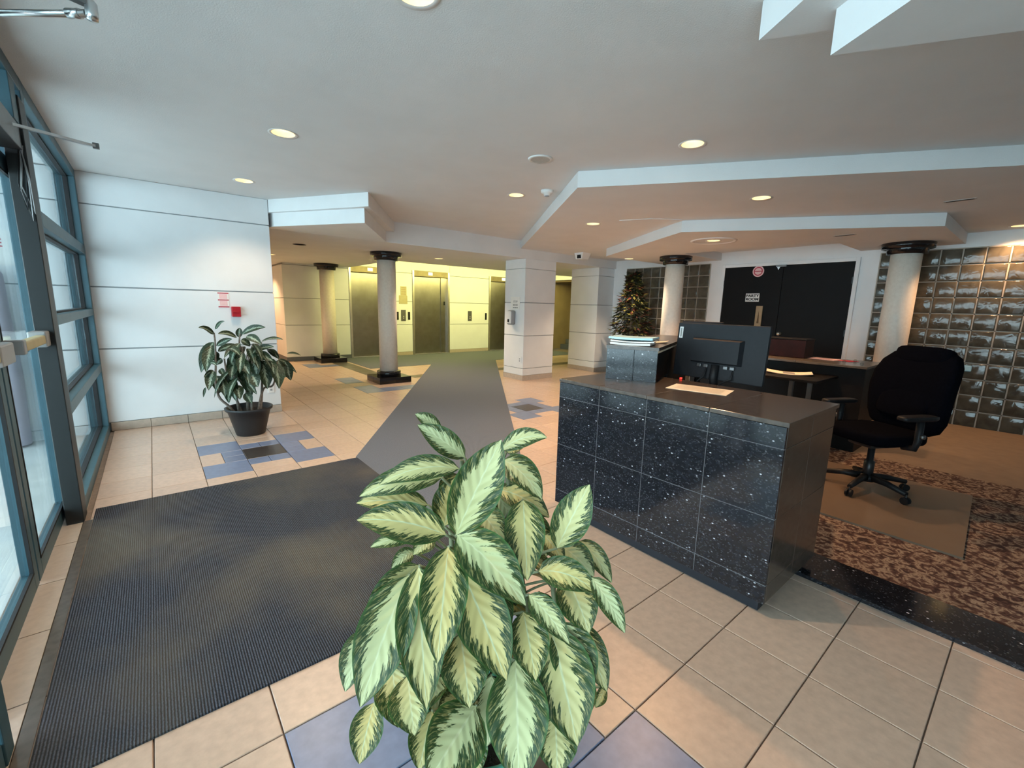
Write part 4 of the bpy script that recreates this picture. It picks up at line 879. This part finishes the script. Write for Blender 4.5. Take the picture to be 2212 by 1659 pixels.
tag(MB().box(2.83, 2.86, 1.20, 1.40, 0.7605, 0.948, 0.004).build('propped_card', 'paper'), 'white card propped behind the desk edge under the monitor', 'card')

# back counter on the far side of the reception
bc = thing('back_counter', 'dark back counter with brown stone ledge facing the glass blocks', 'counter', (5.8, 2.0, 0))
MB().box(5.58, 6.18, 1.72, 3.0, 0.0, 0.895).box(5.58, 6.18, 1.13, 1.72, 0.0065, 0.895).build('body', 'darkwood', bc)
for a, b in ((1.10, 1.74), (1.743, 2.38), (2.383, 3.02)): MB().box(5.48, 6.22, a, b, 0.896, 0.92, 0.003).build('ledge_slab', 'ledge', bc)
MB().box(4.90, 5.578, 1.35, 2.95, 0.765, 0.79, 0.003).build('work_surface', 'darkwood', bc)
for y in (1.40, 1.56, 2.9): MB().box(4.93, 4.965, y, y+0.035, 0.0108, 0.764).build('leg', 'alu', bc)
sheet('magazine', (5.27, 1.72), 0.22, 0.42, R(-70), 0.791, 'cream', 'open curling magazine on the dark back work surface', 'magazine', 0.006, 0.02)
mb = MB().box(5.20, 5.34, 1.64, 1.80, 0.7978, 0.7984); mb.build('printed_picture', 'greyink', bpy.data.objects['magazine'])
s = thing('wooden_box', 'dark mahogany box standing on the back counter ledge', 'box', (5.95, 2.0, 0.92))
MB().box(5.80, 6.10, 1.76, 2.22, 0.921, 1.125, 0.004).build('body', 'mahogany', s); MB().box(5.795, 6.105, 1.755, 2.225, 1.126, 1.140, 0.004).build('lid', 'darkwood', s)
sheet('leaflet', (5.98, 1.60), 0.20, 0.28, R(80), 0.921, 'pink', 'pink and red leaflet lying on the brown ledge', 'leaflet', 0.003, 0.0)
sheet('leaflet', (5.98, 1.38), 0.14, 0.14, R(70), 0.921, 'red_print', 'small crimson card on the brown ledge', 'leaflet', 0.003, 0.0)
for k, (x, y, lb) in enumerate(((5.66, 1.34, 'small clear glass ball nearest the red leaflet on the ledge'), (5.90, 1.30, 'small clear glass ball at the back of the ledge'), (5.58, 1.17, 'small clear glass ball nearest the office chair on the ledge'))):
    tag(MB().lathe([(0.0, 0.921), (0.012, 0.923), (0.018, 0.934), (0.016, 0.946), (0.008, 0.954), (0.0, 0.955)], x, y, 12).build('glass_bead', 'cup'), lb, 'glass bead', 'glass beads on the ledge')

# ================================================================== OFFICE CHAIR
def soft(x0, x1, y0, y1, z0, z1, bev, puff=0.0, cut=5):
    bm = bmesh.new(); bmesh.ops.create_cube(bm, size=1.0); bmesh.ops.subdivide_edges(bm, edges=bm.edges[:], cuts=cut, use_grid_fill=True)
    for v in bm.verts:
        x, y, z = v.co*2
        m = max(abs(x), abs(y), abs(z)); L = (abs(x)**5+abs(y)**5+abs(z)**5)**0.2
        s_ = (m/L) if L > 0 else 1; s_ = 1-(1-s_)*1.0
        x, y, z = x*s_, y*s_, z*s_
        v.co = Vector(((x0+x1)/2+x*(x1-x0)/2, (y0+y1)/2+y*(y1-y0)/2, (z0+z1)/2+z*(z1-z0)/2))
    mb = MB(); mb.frombm(bm, True); return mb
CH = Matrix.Translation((4.42, 0.775, 0.0240)) @ Matrix.Rotation(R(152), 4, 'Z')     # local +X is the way the chair faces
ch = thing('office_chair', 'black swivel office chair with padded back behind the reception desk', 'chair', (4.42, 0.775, 0.024))
def cp(mb, name, mat, parent=ch): return mb.xform(CH).build(name, mat, parent)
cp(soft(-0.25, 0.27, -0.26, 0.26, 0.42, 0.53, 0.04), 'seat', 'fabric')
bk = soft(-0.07, 0.06, -0.30, 0.30, -0.30, 0.38, 0.05)
for v in bk.v:
    w_ = 1.0-0.20*max(0, (v.z-0.08)/0.30)**2-0.06*max(0, (-v.z)/0.28); v.y *= w_; v.x += -0.28*(v.y**2)*-1.0+0.04*math.sin((v.z+0.1)*7)
bk.xform(Matrix.Translation((-0.31, 0, 0.78)) @ Matrix.Rotation(R(-15), 4, 'Y')); cp(bk, 'backrest', 'fabric')
hp = soft(-0.05, 0.05, -0.20, 0.20, 0.26, 0.405, 0.04); hp.xform(Matrix.Translation((-0.27, 0, 0.775)) @ Matrix.Rotation(R(-15), 4, 'Y')); cp(hp, 'head_pad', 'fabric')
lp = soft(0.02, 0.09, -0.19, 0.19, -0.20, 0.08, 0.04); lp.xform(Matrix.Translation((-0.31, 0, 0.78)) @ Matrix.Rotation(R(-15), 4, 'Y')); cp(lp, 'lumbar_pad', 'fabric')
for s_ in (-1, 1):
    a_ = cp(soft(-0.13, 0.19, s_*0.31-0.045, s_*0.31+0.045, 0.655, 0.695, 0.02), 'armrest', 'black_plastic')
    cp(MB().tube([(0.0, s_*0.22, 0.43), (0.0, s_*0.30, 0.44), (0.0, s_*0.315, 0.50), (0.0, s_*0.31, 0.66)], 0.024, 10), 'arm_post', 'black_plastic', a_)
    cp(MB().lathe([(0.0, -0.012), (0.018, -0.010), (0.018, 0.010), (0.0, 0.012)], 0, 0, 12).xform(Matrix.Translation((0.0, s_*0.342, 0.54)) @ Matrix.Rotation(R(90), 4, 'X')), 'adjust_knob', 'alu_dark', a_)
cp(MB().bar((-0.10, 0, 0.40), (-0.34, 0, 0.44), 0.07, 0.03).bar((-0.34, 0, 0.43), (-0.40, 0, 0.62), 0.07, 0.03, (1, 0, 0)), 'back_bracket', 'black_plastic')
cp(MB().box(-0.13, 0.13, -0.10, 0.10, 0.375, 0.425, 0.01), 'mechanism', 'black_metal')
cp(MB().lathe([(0.036, 0.10), (0.036, 0.24), (0.024, 0.245), (0.024, 0.378)], 0, 0, 16), 'gas_column', 'black_metal')
cp(MB().lathe([(0.0, 0.075), (0.055, 0.075), (0.06, 0.11), (0.045, 0.13), (0.0, 0.13)], 0, 0, 20), 'hub', 'black_plastic')
for k in range(5):
    a = R(20+72*k); ca, sa = math.cos(a), math.sin(a)
    lg = cp(MB().tube([(0.03*ca, 0.03*sa, 0.108), (0.15*ca, 0.15*sa, 0.105), (0.30*ca, 0.30*sa, 0.078)], [0.030, 0.024, 0.018], 10), 'base_leg', 'black_plastic')
    cx, cy = 0.30*ca, 0.30*sa
    w_ = MB()
    for o in (-0.020, 0.008):
        w_.add(*(lambda pts: (pts, [tuple(reversed(range(14))), tuple(range(14, 28))]+[(i, (i+1) % 14, 14+(i+1) % 14, 14+i) for i in range(14)]))(
            [(cx+0.028*math.cos(t*math.tau/14)*ca-(o+e)*sa, cy+0.028*math.cos(t*math.tau/14)*sa+(o+e)*ca, 0.0285+0.028*math.sin(t*math.tau/14)) for e in (0, 0.013) for t in range(14)]))
    cp(w_, 'caster', 'black_plastic', lg); cp(MB().lathe([(0.007, 0.03), (0.007, 0.075)], cx, cy, 8), 'caster_pin', 'black_metal', lg)

# ================================================================== PLANTS
def leaf_mesh(mb_b, tip, width, arch, nh, seed, fold=0.22):
    """one blade: midrib curve from base to tip, lens-shaped width, V fold, gentle edge wave"""
    rnd = random.Random(seed); b, t = Vector(mb_b), Vector(tip); ax = t-b; L = ax.length
    c = (b+t)/2+Vector((0, 0, 1))*arch*L+nh*0.10*L
    NL, NW = 12, 3; mb = MB(); vs = []; fs = []; uvs = []
    tw = rnd.uniform(-0.35, 0.35); ph = rnd.uniform(0, 6.28); wav = rnd.uniform(0.02, 0.05)
    for i in range(NL+1):
        u = i/NL; p = b*(1-u)**2+c*2*u*(1-u)+t*u*u; d = ((c-b)*(1-u)+(t-c)*u).normalized()
        side = d.cross(nh).normalized(); n = side.cross(d).normalized()
        a = tw*(u-0.4); side, n = side*math.cos(a)+n*math.sin(a), n*math.cos(a)-side*math.sin(a)
        w = width*0.5*(math.sin(math.pi*min(1, u**0.85))**0.74 if 0 < u < 1 else 0)*(1-0.25*u**5)+0.0012
        for k in range(-NW, NW+1):
            s_ = k/NW
            q = p+side*(s_*w)+n*(abs(s_)**1.5*w*fold+math.sin(u*9+ph+s_*1.2)*wav*w*abs(s_))
            vs.append(q); uvs.append((0.5+0.5*s_, u))
    W_ = 2*NW+1
    for i in range(NL):
        for k in range(2*NW): fs.append((i*W_+k, i*W_+k+1, (i+1)*W_+k+1, (i+1)*W_+k))
    mb.add(vs, fs, True); mb.uv = {i: uv for i, uv in enumerate(uvs)}
    return mb
def curve_pts(pts, n=6):
    P = [Vector(p) for p in pts]; P = [P[0]]+P+[P[-1]]; out = []
    for i in range(1, len(P)-2):
        for k in range(n):
            t = k/n; a, b_, c, d = P[i-1], P[i], P[i+1], P[i+2]
            out.append(0.5*((2*b_)+(c-a)*t+(2*a-5*b_+4*c-d)*t*t+(3*b_-a-3*c+d)*t**3))
    out.append(P[-2]); return out
FG_LEAVES = [(0.588,0.901,1.042,0.484,0.955,1.133,0.053,0.06),
(0.571,0.994,1.099,0.513,1.025,1.142,0.032,0.05),
(0.651,0.83,1.07,0.709,0.728,1.118,0.041,0.28),
(0.673,0.836,1.06,0.696,0.795,1.079,0.028,0.1),
(0.493,0.791,0.908,0.576,0.735,1.134,0.094,0.1),
(0.553,0.874,1.028,0.382,0.956,1.001,0.051,0.25),
(0.518,0.898,1.006,0.346,0.991,0.968,0.056,0.22),
(0.494,0.927,0.929,0.342,1.002,0.948,0.055,0.12),
(0.475,0.806,0.908,0.304,0.892,0.961,0.074,0.16),
(0.465,0.933,0.854,0.359,0.965,0.843,0.033,0.15),
(0.512,0.876,0.888,0.558,0.89,1.002,0.074,0.05),
(0.653,0.823,1.045,0.686,0.713,0.971,0.065,0.22),
(0.658,0.85,0.955,0.729,0.729,0.905,0.062,0.2),
(0.581,0.83,0.933,0.59,0.731,0.875,0.061,0.1),
(0.657,0.748,0.965,0.598,0.659,0.821,0.08,0.08),
(0.697,0.666,0.862,0.756,0.627,1.021,0.073,0.08),
(0.495,0.79,0.909,0.554,0.613,0.806,0.092,0.14),
(0.472,0.79,0.886,0.381,0.681,0.714,0.087,0.1),
(0.516,0.802,0.805,0.525,0.635,0.624,0.105,0.08),
(0.429,0.851,0.822,0.376,0.72,0.577,0.094,0.06),
(0.409,0.862,0.802,0.264,0.801,0.587,0.105,0.08),
(0.446,0.885,0.802,0.31,0.895,0.704,0.062,0.14),
(0.457,0.93,0.81,0.398,0.934,0.788,0.033,0.3),
(0.338,0.96,0.631,0.271,0.925,0.522,0.061,0.1),
(0.319,0.869,0.507,0.265,0.827,0.417,0.063,0.04),
(0.381,0.906,0.547,0.351,0.808,0.47,0.079,0.05),
(0.397,0.853,0.546,0.366,0.759,0.482,0.084,0.05),
(0.5,0.781,0.655,0.457,0.677,0.563,0.095,0.05),
(0.621,0.694,0.71,0.58,0.601,0.617,0.078,0.06),
(0.61,0.665,0.777,0.631,0.555,0.714,0.047,0.16),
(0.645,0.672,0.819,0.716,0.558,0.799,0.061,0.3),
(0.718,0.575,0.825,0.734,0.488,0.733,0.044,0.12),
(0.797,0.684,0.837,0.821,0.594,0.759,0.044,0.22),
(0.749,0.679,0.759,0.731,0.582,0.672,0.086,0.1),
(0.746,0.633,0.659,0.736,0.525,0.554,0.061,0.08),
(0.705,0.643,0.675,0.678,0.535,0.564,0.093,0.05),
(0.675,0.654,0.669,0.625,0.511,0.497,0.121,0.05),
(0.767,0.609,0.514,0.718,0.56,0.47,0.035,0.04),
(0.8,0.576,0.488,0.747,0.563,0.472,0.025,0.04),
(0.573,0.662,0.628,0.497,0.553,0.453,0.115,0.05),
(0.503,0.718,0.504,0.36,0.688,0.436,0.118,0.05),
(0.438,0.812,0.454,0.378,0.765,0.374,0.073,0.04),
(0.579,0.761,0.509,0.524,0.701,0.393,0.081,0.04),
(0.497,0.795,0.475,0.44,0.787,0.467,0.04,0.1),
(0.682,0.632,0.427,0.636,0.574,0.351,0.085,0.04),
(0.653,0.854,0.952,0.67,0.762,0.839,0.057,0.08),
(0.745,0.7,0.835,0.773,0.612,0.785,0.06,0.2),
(0.715,0.73,0.862,0.721,0.663,0.819,0.041,0.1),
(0.508,0.921,0.839,0.446,0.914,0.816,0.042,0.1),
(0.596,0.934,0.982,0.535,0.916,0.918,0.063,0.1),
(0.549,0.924,0.767,0.555,0.846,0.68,0.063,0.1),
(0.616,0.876,0.688,0.597,0.787,0.57,0.07,0.1),
(0.692,0.831,0.76,0.63,0.775,0.638,0.075,0.08),
(0.744,0.768,0.668,0.706,0.696,0.562,0.075,0.08),
(0.42,1.002,0.649,0.358,0.948,0.535,0.068,0.08),
(0.496,0.881,0.506,0.45,0.822,0.425,0.067,0.05),
(0.638,0.78,0.454,0.601,0.712,0.368,0.074,0.05),
(0.701,0.728,0.456,0.669,0.656,0.37,0.074,0.05),
(0.532,0.789,0.346,0.511,0.718,0.304,0.066,0.05),
(0.732,0.801,0.888,0.727,0.731,0.796,0.052,0.1),
(0.474,0.943,0.698,0.403,0.901,0.606,0.067,0.06)]
FG_STEMS = [[(0.551, 0.715, 0.203), (0.525, 0.798, 0.474), (0.532, 0.874, 0.834), (0.534, 0.882, 0.878)], [(0.578, 0.713, 0.181), (0.576, 0.817, 0.625), (0.579, 0.887, 0.947), (0.581, 0.906, 1.036)], [(0.624, 0.697, 0.16), (0.67, 0.75, 0.557), (0.683, 0.804, 0.84), (0.678, 0.85, 1.026)], [(0.637, 0.645, 0.205), (0.693, 0.673, 0.534), (0.722, 0.699, 0.753), (0.738, 0.704, 0.83)], [(0.535, 0.749, 0.18), (0.487, 0.864, 0.511), (0.47, 0.933, 0.755)], [(0.526, 0.777, 0.157), (0.436, 0.914, 0.437), (0.367, 0.986, 0.502)], [(0.611, 0.666, 0.204), (0.655, 0.705, 0.533), (0.666, 0.735, 0.708)], [(0.662, 0.646, 0.183), (0.745, 0.642, 0.464), (0.747, 0.677, 0.63)]]
LP_LEAVES = [(0.464,5.352,1.084,0.329,5.175,1.161,0.049,0.15),
(0.481,5.387,1.133,0.55,5.221,1.219,0.035,0.15),
(0.653,5.315,1.05,0.483,5.203,1.097,0.059,0.15),
(0.697,5.502,1.037,0.709,5.478,1.142,0.058,0.08),
(0.724,5.468,1.072,0.924,5.317,1.152,0.068,0.15),
(0.891,5.418,0.991,1.08,5.279,1.017,0.04,0.15),
(0.741,5.338,1.055,0.849,5.161,0.979,0.078,0.15),
(0.69,5.347,1.015,0.773,5.351,0.95,0.074,0.15),
(0.465,5.482,0.995,0.332,5.46,0.687,0.115,0.08),
(0.442,5.476,0.964,0.364,5.319,0.705,0.099,0.08),
(0.476,5.368,0.963,0.61,5.306,1.036,0.051,0.15),
(0.493,5.461,0.898,0.686,5.449,0.949,0.068,0.15),
(0.691,5.494,0.945,0.528,5.313,0.844,0.059,0.15),
(0.714,5.433,0.891,0.627,5.381,0.788,0.076,0.08),
(0.812,5.411,0.88,0.982,5.25,0.944,0.059,0.15),
(0.823,5.404,0.846,0.954,5.224,0.794,0.095,0.15),
(0.957,5.506,0.89,1.071,5.496,0.784,0.068,0.15),
(1.05,5.45,0.786,1.243,5.5,0.608,0.051,0.15),
(1.051,5.5,0.771,1.106,5.426,0.574,0.103,0.08),
(1.12,5.45,0.755,1.177,5.5,0.524,0.103,0.08),
(0.801,5.412,0.829,0.808,5.303,0.625,0.111,0.08),
(0.884,5.432,0.788,0.9,5.327,0.478,0.144,0.08),
(0.994,5.335,0.758,0.991,5.203,0.492,0.128,0.08),
(0.71,5.479,0.75,0.74,5.288,0.415,0.136,0.08),
(0.704,5.31,0.595,0.784,5.248,0.446,0.054,0.08),
(0.61,5.362,0.762,0.569,5.279,0.64,0.076,0.08),
(0.591,5.404,0.625,0.594,5.279,0.389,0.087,0.08),
(0.464,5.519,0.636,0.457,5.362,0.467,0.12,0.08),
(0.431,5.391,0.705,0.364,5.235,0.534,0.087,0.08),
(0.441,5.439,0.698,0.339,5.3,0.658,0.037,0.15),
(0.351,5.378,0.543,0.323,5.343,0.45,0.021,0.08),
(0.503,5.371,0.612,0.503,5.293,0.444,0.07,0.08),
(0.565,5.499,0.511,0.535,5.321,0.365,0.076,0.08),
(0.405,5.314,0.797,0.444,5.164,0.786,0.041,0.15),
(0.5,5.468,0.715,0.524,5.404,0.643,0.051,0.08),
(0.621,5.352,0.546,0.624,5.225,0.412,0.087,0.08),
(0.763,5.339,0.653,0.798,5.24,0.525,0.111,0.08),
(0.687,5.309,0.461,0.732,5.263,0.35,0.078,0.08),
(0.525,5.497,0.818,0.471,5.507,0.752,0.068,0.08),
(0.446,5.462,0.9,0.473,5.473,0.787,0.078,0.08),
(0.663,5.304,0.831,0.719,5.168,0.676,0.091,0.08),
(1.146,5.45,0.847,1.301,5.5,0.81,0.023,0.15),
(0.577,5.39,0.843,0.626,5.398,0.705,0.07,0.08),
(0.806,5.437,0.946,0.868,5.416,0.808,0.099,0.08),
(0.581,5.365,0.935,0.654,5.207,0.874,0.074,0.15),
(0.94,5.398,0.806,0.959,5.228,0.653,0.099,0.08),
(0.623,5.384,0.709,0.556,5.396,0.545,0.091,0.08),
(0.898,5.373,0.922,0.761,5.175,0.888,0.074,0.15)]
LP_STEMS = [[(0.588, 5.37, 0.266), (0.536, 5.37, 0.324), (0.461, 5.37, 0.425), (0.439, 5.37, 0.576), (0.454, 5.37, 0.771), (0.466, 5.37, 0.964), (0.466, 5.37, 1.099)], [(0.651, 5.42, 0.239), (0.594, 5.42, 0.453), (0.551, 5.42, 0.626), (0.538, 5.42, 0.826)], [(0.707, 5.47, 0.257), (0.722, 5.47, 0.518), (0.711, 5.47, 0.777), (0.69, 5.47, 0.947), (0.704, 5.47, 1.08)], [(0.747, 5.37, 0.254), (0.749, 5.37, 0.488), (0.787, 5.37, 0.817)], [(0.807, 5.42, 0.245), (0.876, 5.42, 0.467), (0.979, 5.42, 0.51), (1.035, 5.42, 0.763)], [(0.831, 5.47, 0.241), (0.881, 5.47, 0.591), (0.876, 5.47, 0.802), (0.9, 5.47, 0.982)], [(0.624, 5.37, 0.261), (0.61, 5.37, 0.459), (0.607, 5.37, 0.711)]]

# foreground plant
PC = Vector((0.62, 0.86))
fp = thing('foreground_plant', 'large silver variegated leafy plant in the foreground', 'potted plant', (PC.x, PC.y, 0))
pt = MB().lathe([(0.0, 0.001), (0.115, 0.001), (0.125, 0.02), (0.160, 0.27), (0.172, 0.275), (0.172, 0.30), (0.160, 0.30), (0.150, 0.27), (0.0, 0.265)], PC.x, PC.y, 36).build('pot', 'foil', fp)
MB().lathe([(0.0, 0.268), (0.148, 0.272)], PC.x, PC.y, 24, cap=False).build('soil', 'soil', fp)
nh1 = Vector((-0.50, -0.70, 0.52)).normalized()
for k, st in enumerate(FG_STEMS):
    st = [(PC.x+0.05*math.cos(k*0.9), PC.y+0.05*math.sin(k*0.9), 0.26)]+[p for p in st if p[2] > 0.36]
    c = curve_pts(st); MB().tube(c, [0.009-0.004*i/len(c) for i in range(len(c))], 8).build('stem', 'stem', fp)
for k, (a, b, c, d, e, f, w, ar_) in enumerate(FG_LEAVES):
    jt = Vector((random.uniform(-.18, .18), random.uniform(-.18, .18), random.uniform(-.1, .2)))
    lf = leaf_mesh((a, b, c), (d, e, f), w*1.16, ar_*0.8, (nh1+jt).normalized(), 100+k).build('leaf', 'leaf', fp)
    # leaf stalk back to the middle of the plant
    q = Vector((a, b, c)); m_ = Vector((PC.x, PC.y, max(0.32, q.z-0.16)))
    g_ = q.lerp(m_, 0.75)
    MB().tube(curve_pts([q, q.lerp(g_, 0.5)+Vector((0, 0, 0.01)), g_], 4), 0.0035, 6).build('stalk', 'stem', lf)
rf = random.Random(21)
for k in range(34):
    a_ = rf.random()*math.tau; z_ = rf.uniform(0.42, 0.92); r_ = rf.uniform(0.03, 0.09); o_ = r_+rf.uniform(0.10, 0.17)
    dr = Vector((math.cos(a_), math.sin(a_), 0)); b_ = Vector((PC.x, PC.y, z_))+dr*r_; t_ = Vector((PC.x, PC.y, z_-rf.uniform(0.06, 0.17)))+dr*o_
    if dr.dot(Vector((-0.58, -0.81, 0))) > 0.6: t_ -= dr*0.05
    lf = leaf_mesh(b_, t_, rf.uniform(0.055, 0.085), 0.15, (dr*0.75+Vector((0, 0, 0.66))).normalized(), 700+k).build('leaf', 'leaf', fp)
    MB().tube(curve_pts([b_, b_-dr*r_*0.5+Vector((0, 0, -0.03)), (PC.x, PC.y, max(0.3, z_-0.14))], 4), 0.0035, 6).build('stalk', 'stem', lf)
# plant by the left wall
PL = Vector((0.717, 5.36))
lpn = thing('potted_plant', 'dark leafy variegated plant in a round black pot by the left wall', 'potted plant', (PL.x, PL.y, 0))
MB().lathe([(0.0, 0.001), (0.135, 0.001), (0.140, 0.01), (0.205, 0.272), (0.224, 0.275), (0.228, 0.300), (0.222, 0.304), (0.208, 0.300), (0.198, 0.25), (0.0, 0.24)], PL.x, PL.y, 40).build('pot', 'pot', lpn)
MB().lathe([(0.0, 0.252), (0.197, 0.252)], PL.x, PL.y, 24, cap=False).build('soil', 'soil', lpn)
for st in LP_STEMS:
    st = [(max(PL.x-0.17, min(PL.x+0.17, st[0][0])), PL.y+0.02, 0.24)]+st[1:]
    c = curve_pts(st); MB().tube(c, [0.014-0.007*i/len(c) for i in range(len(c))], 8).build('stem', 'bark', lpn)
nh2 = Vector((-0.12, -0.85, 0.5)).normalized()
for k, (a, b, c, d, e, f, w, ar_) in enumerate(LP_LEAVES):
    jt = Vector((random.uniform(-.3, .3), random.uniform(-.2, .2), random.uniform(-.2, .3)))
    leaf_mesh((a, b, c), (d, e, f), w*1.12, ar_, (nh2+jt).normalized(), 300+k, 0.3).build('leaf', 'leaf2', lpn)
for k in range(20):
    a_ = rf.random()*math.tau; z_ = rf.uniform(0.62, 1.0); r_ = rf.uniform(0.04, 0.16); o_ = r_+rf.uniform(0.12, 0.20)
    dr = Vector((math.cos(a_), math.sin(a_), 0)); b_ = Vector((PL.x, PL.y+0.05, z_))+dr*r_; t_ = Vector((PL.x, PL.y+0.05, z_-rf.uniform(0.12, 0.28)))+dr*o_
    leaf_mesh(b_, t_, rf.uniform(0.07, 0.10), 0.15, (dr*0.75+Vector((0, 0, 0.66))).normalized(), 800+k, 0.3).build('leaf', 'leaf2', lpn)
    MB().tube([b_, Vector((PL.x, PL.y+0.03, max(0.5, z_-0.2)))], 0.004, 6).build('stalk', 'bark', lpn)
# bushy plant in the far corner
bp_ = thing('corner_plant', 'tall bushy brown green leafed plant before the glass blocks', 'potted plant', (7.72, 5.55, 0))
MB().lathe([(0.0, 0.001), (0.14, 0.001), (0.18, 0.30), (0.19, 0.31), (0.17, 0.31), (0.16, 0.28), (0.0, 0.27)], 7.72, 5.55, 24).build('pot', 'pot', bp_)
MB().tube([(7.72, 5.55, 0.26), (7.72, 5.56, 1.0), (7.74, 5.54, 2.15)], [0.025, 0.02, 0.008], 8).build('trunk', 'bark', bp_)
rn = random.Random(5)
FCOL = [paint('olive_leaf', (0.16, 0.15, 0.035), 0.4, 0.3, 9), paint('dark_leaf', (0.022, 0.028, 0.012), 0.45, 0.3, 9), paint('brown_leaf', (0.075, 0.020, 0.012), 0.45, 0.3, 9)]
for ci in range(3):
    fo = MB()
    for k in range(900 if ci == 1 else 420):
        z = 0.45+1.75*rn.random()**0.95; u = (z-0.45)/1.75
        rad = (0.36 if u < 0.35 else 0.36*(1-(u-0.35)/0.65)+0.05)*(0.55+0.5*rn.random()); a = rn.random()*math.tau
        q = Vector((7.72+rad*math.cos(a)*0.9, 5.55+rad*math.sin(a), z))
        d = Vector((math.cos(a), math.sin(a), rn.uniform(-0.9, 0.4))).normalized(); L = rn.uniform(0.09, 0.15); s_ = d.cross(Vector((0, 0, 1))).normalized()*L*0.24; n = s_.cross(d).normalized()*L*0.12
        fo.add([q, q+d*L*0.45+s_-n, q+d*L, q+d*L*0.45-s_-n, q+d*L*0.5], [(0, 1, 4), (1, 2, 4), (2, 3, 4), (3, 0, 4)])
    o = fo.build('foliage', FCOL[ci], bp_); o['kind'] = 'stuff'
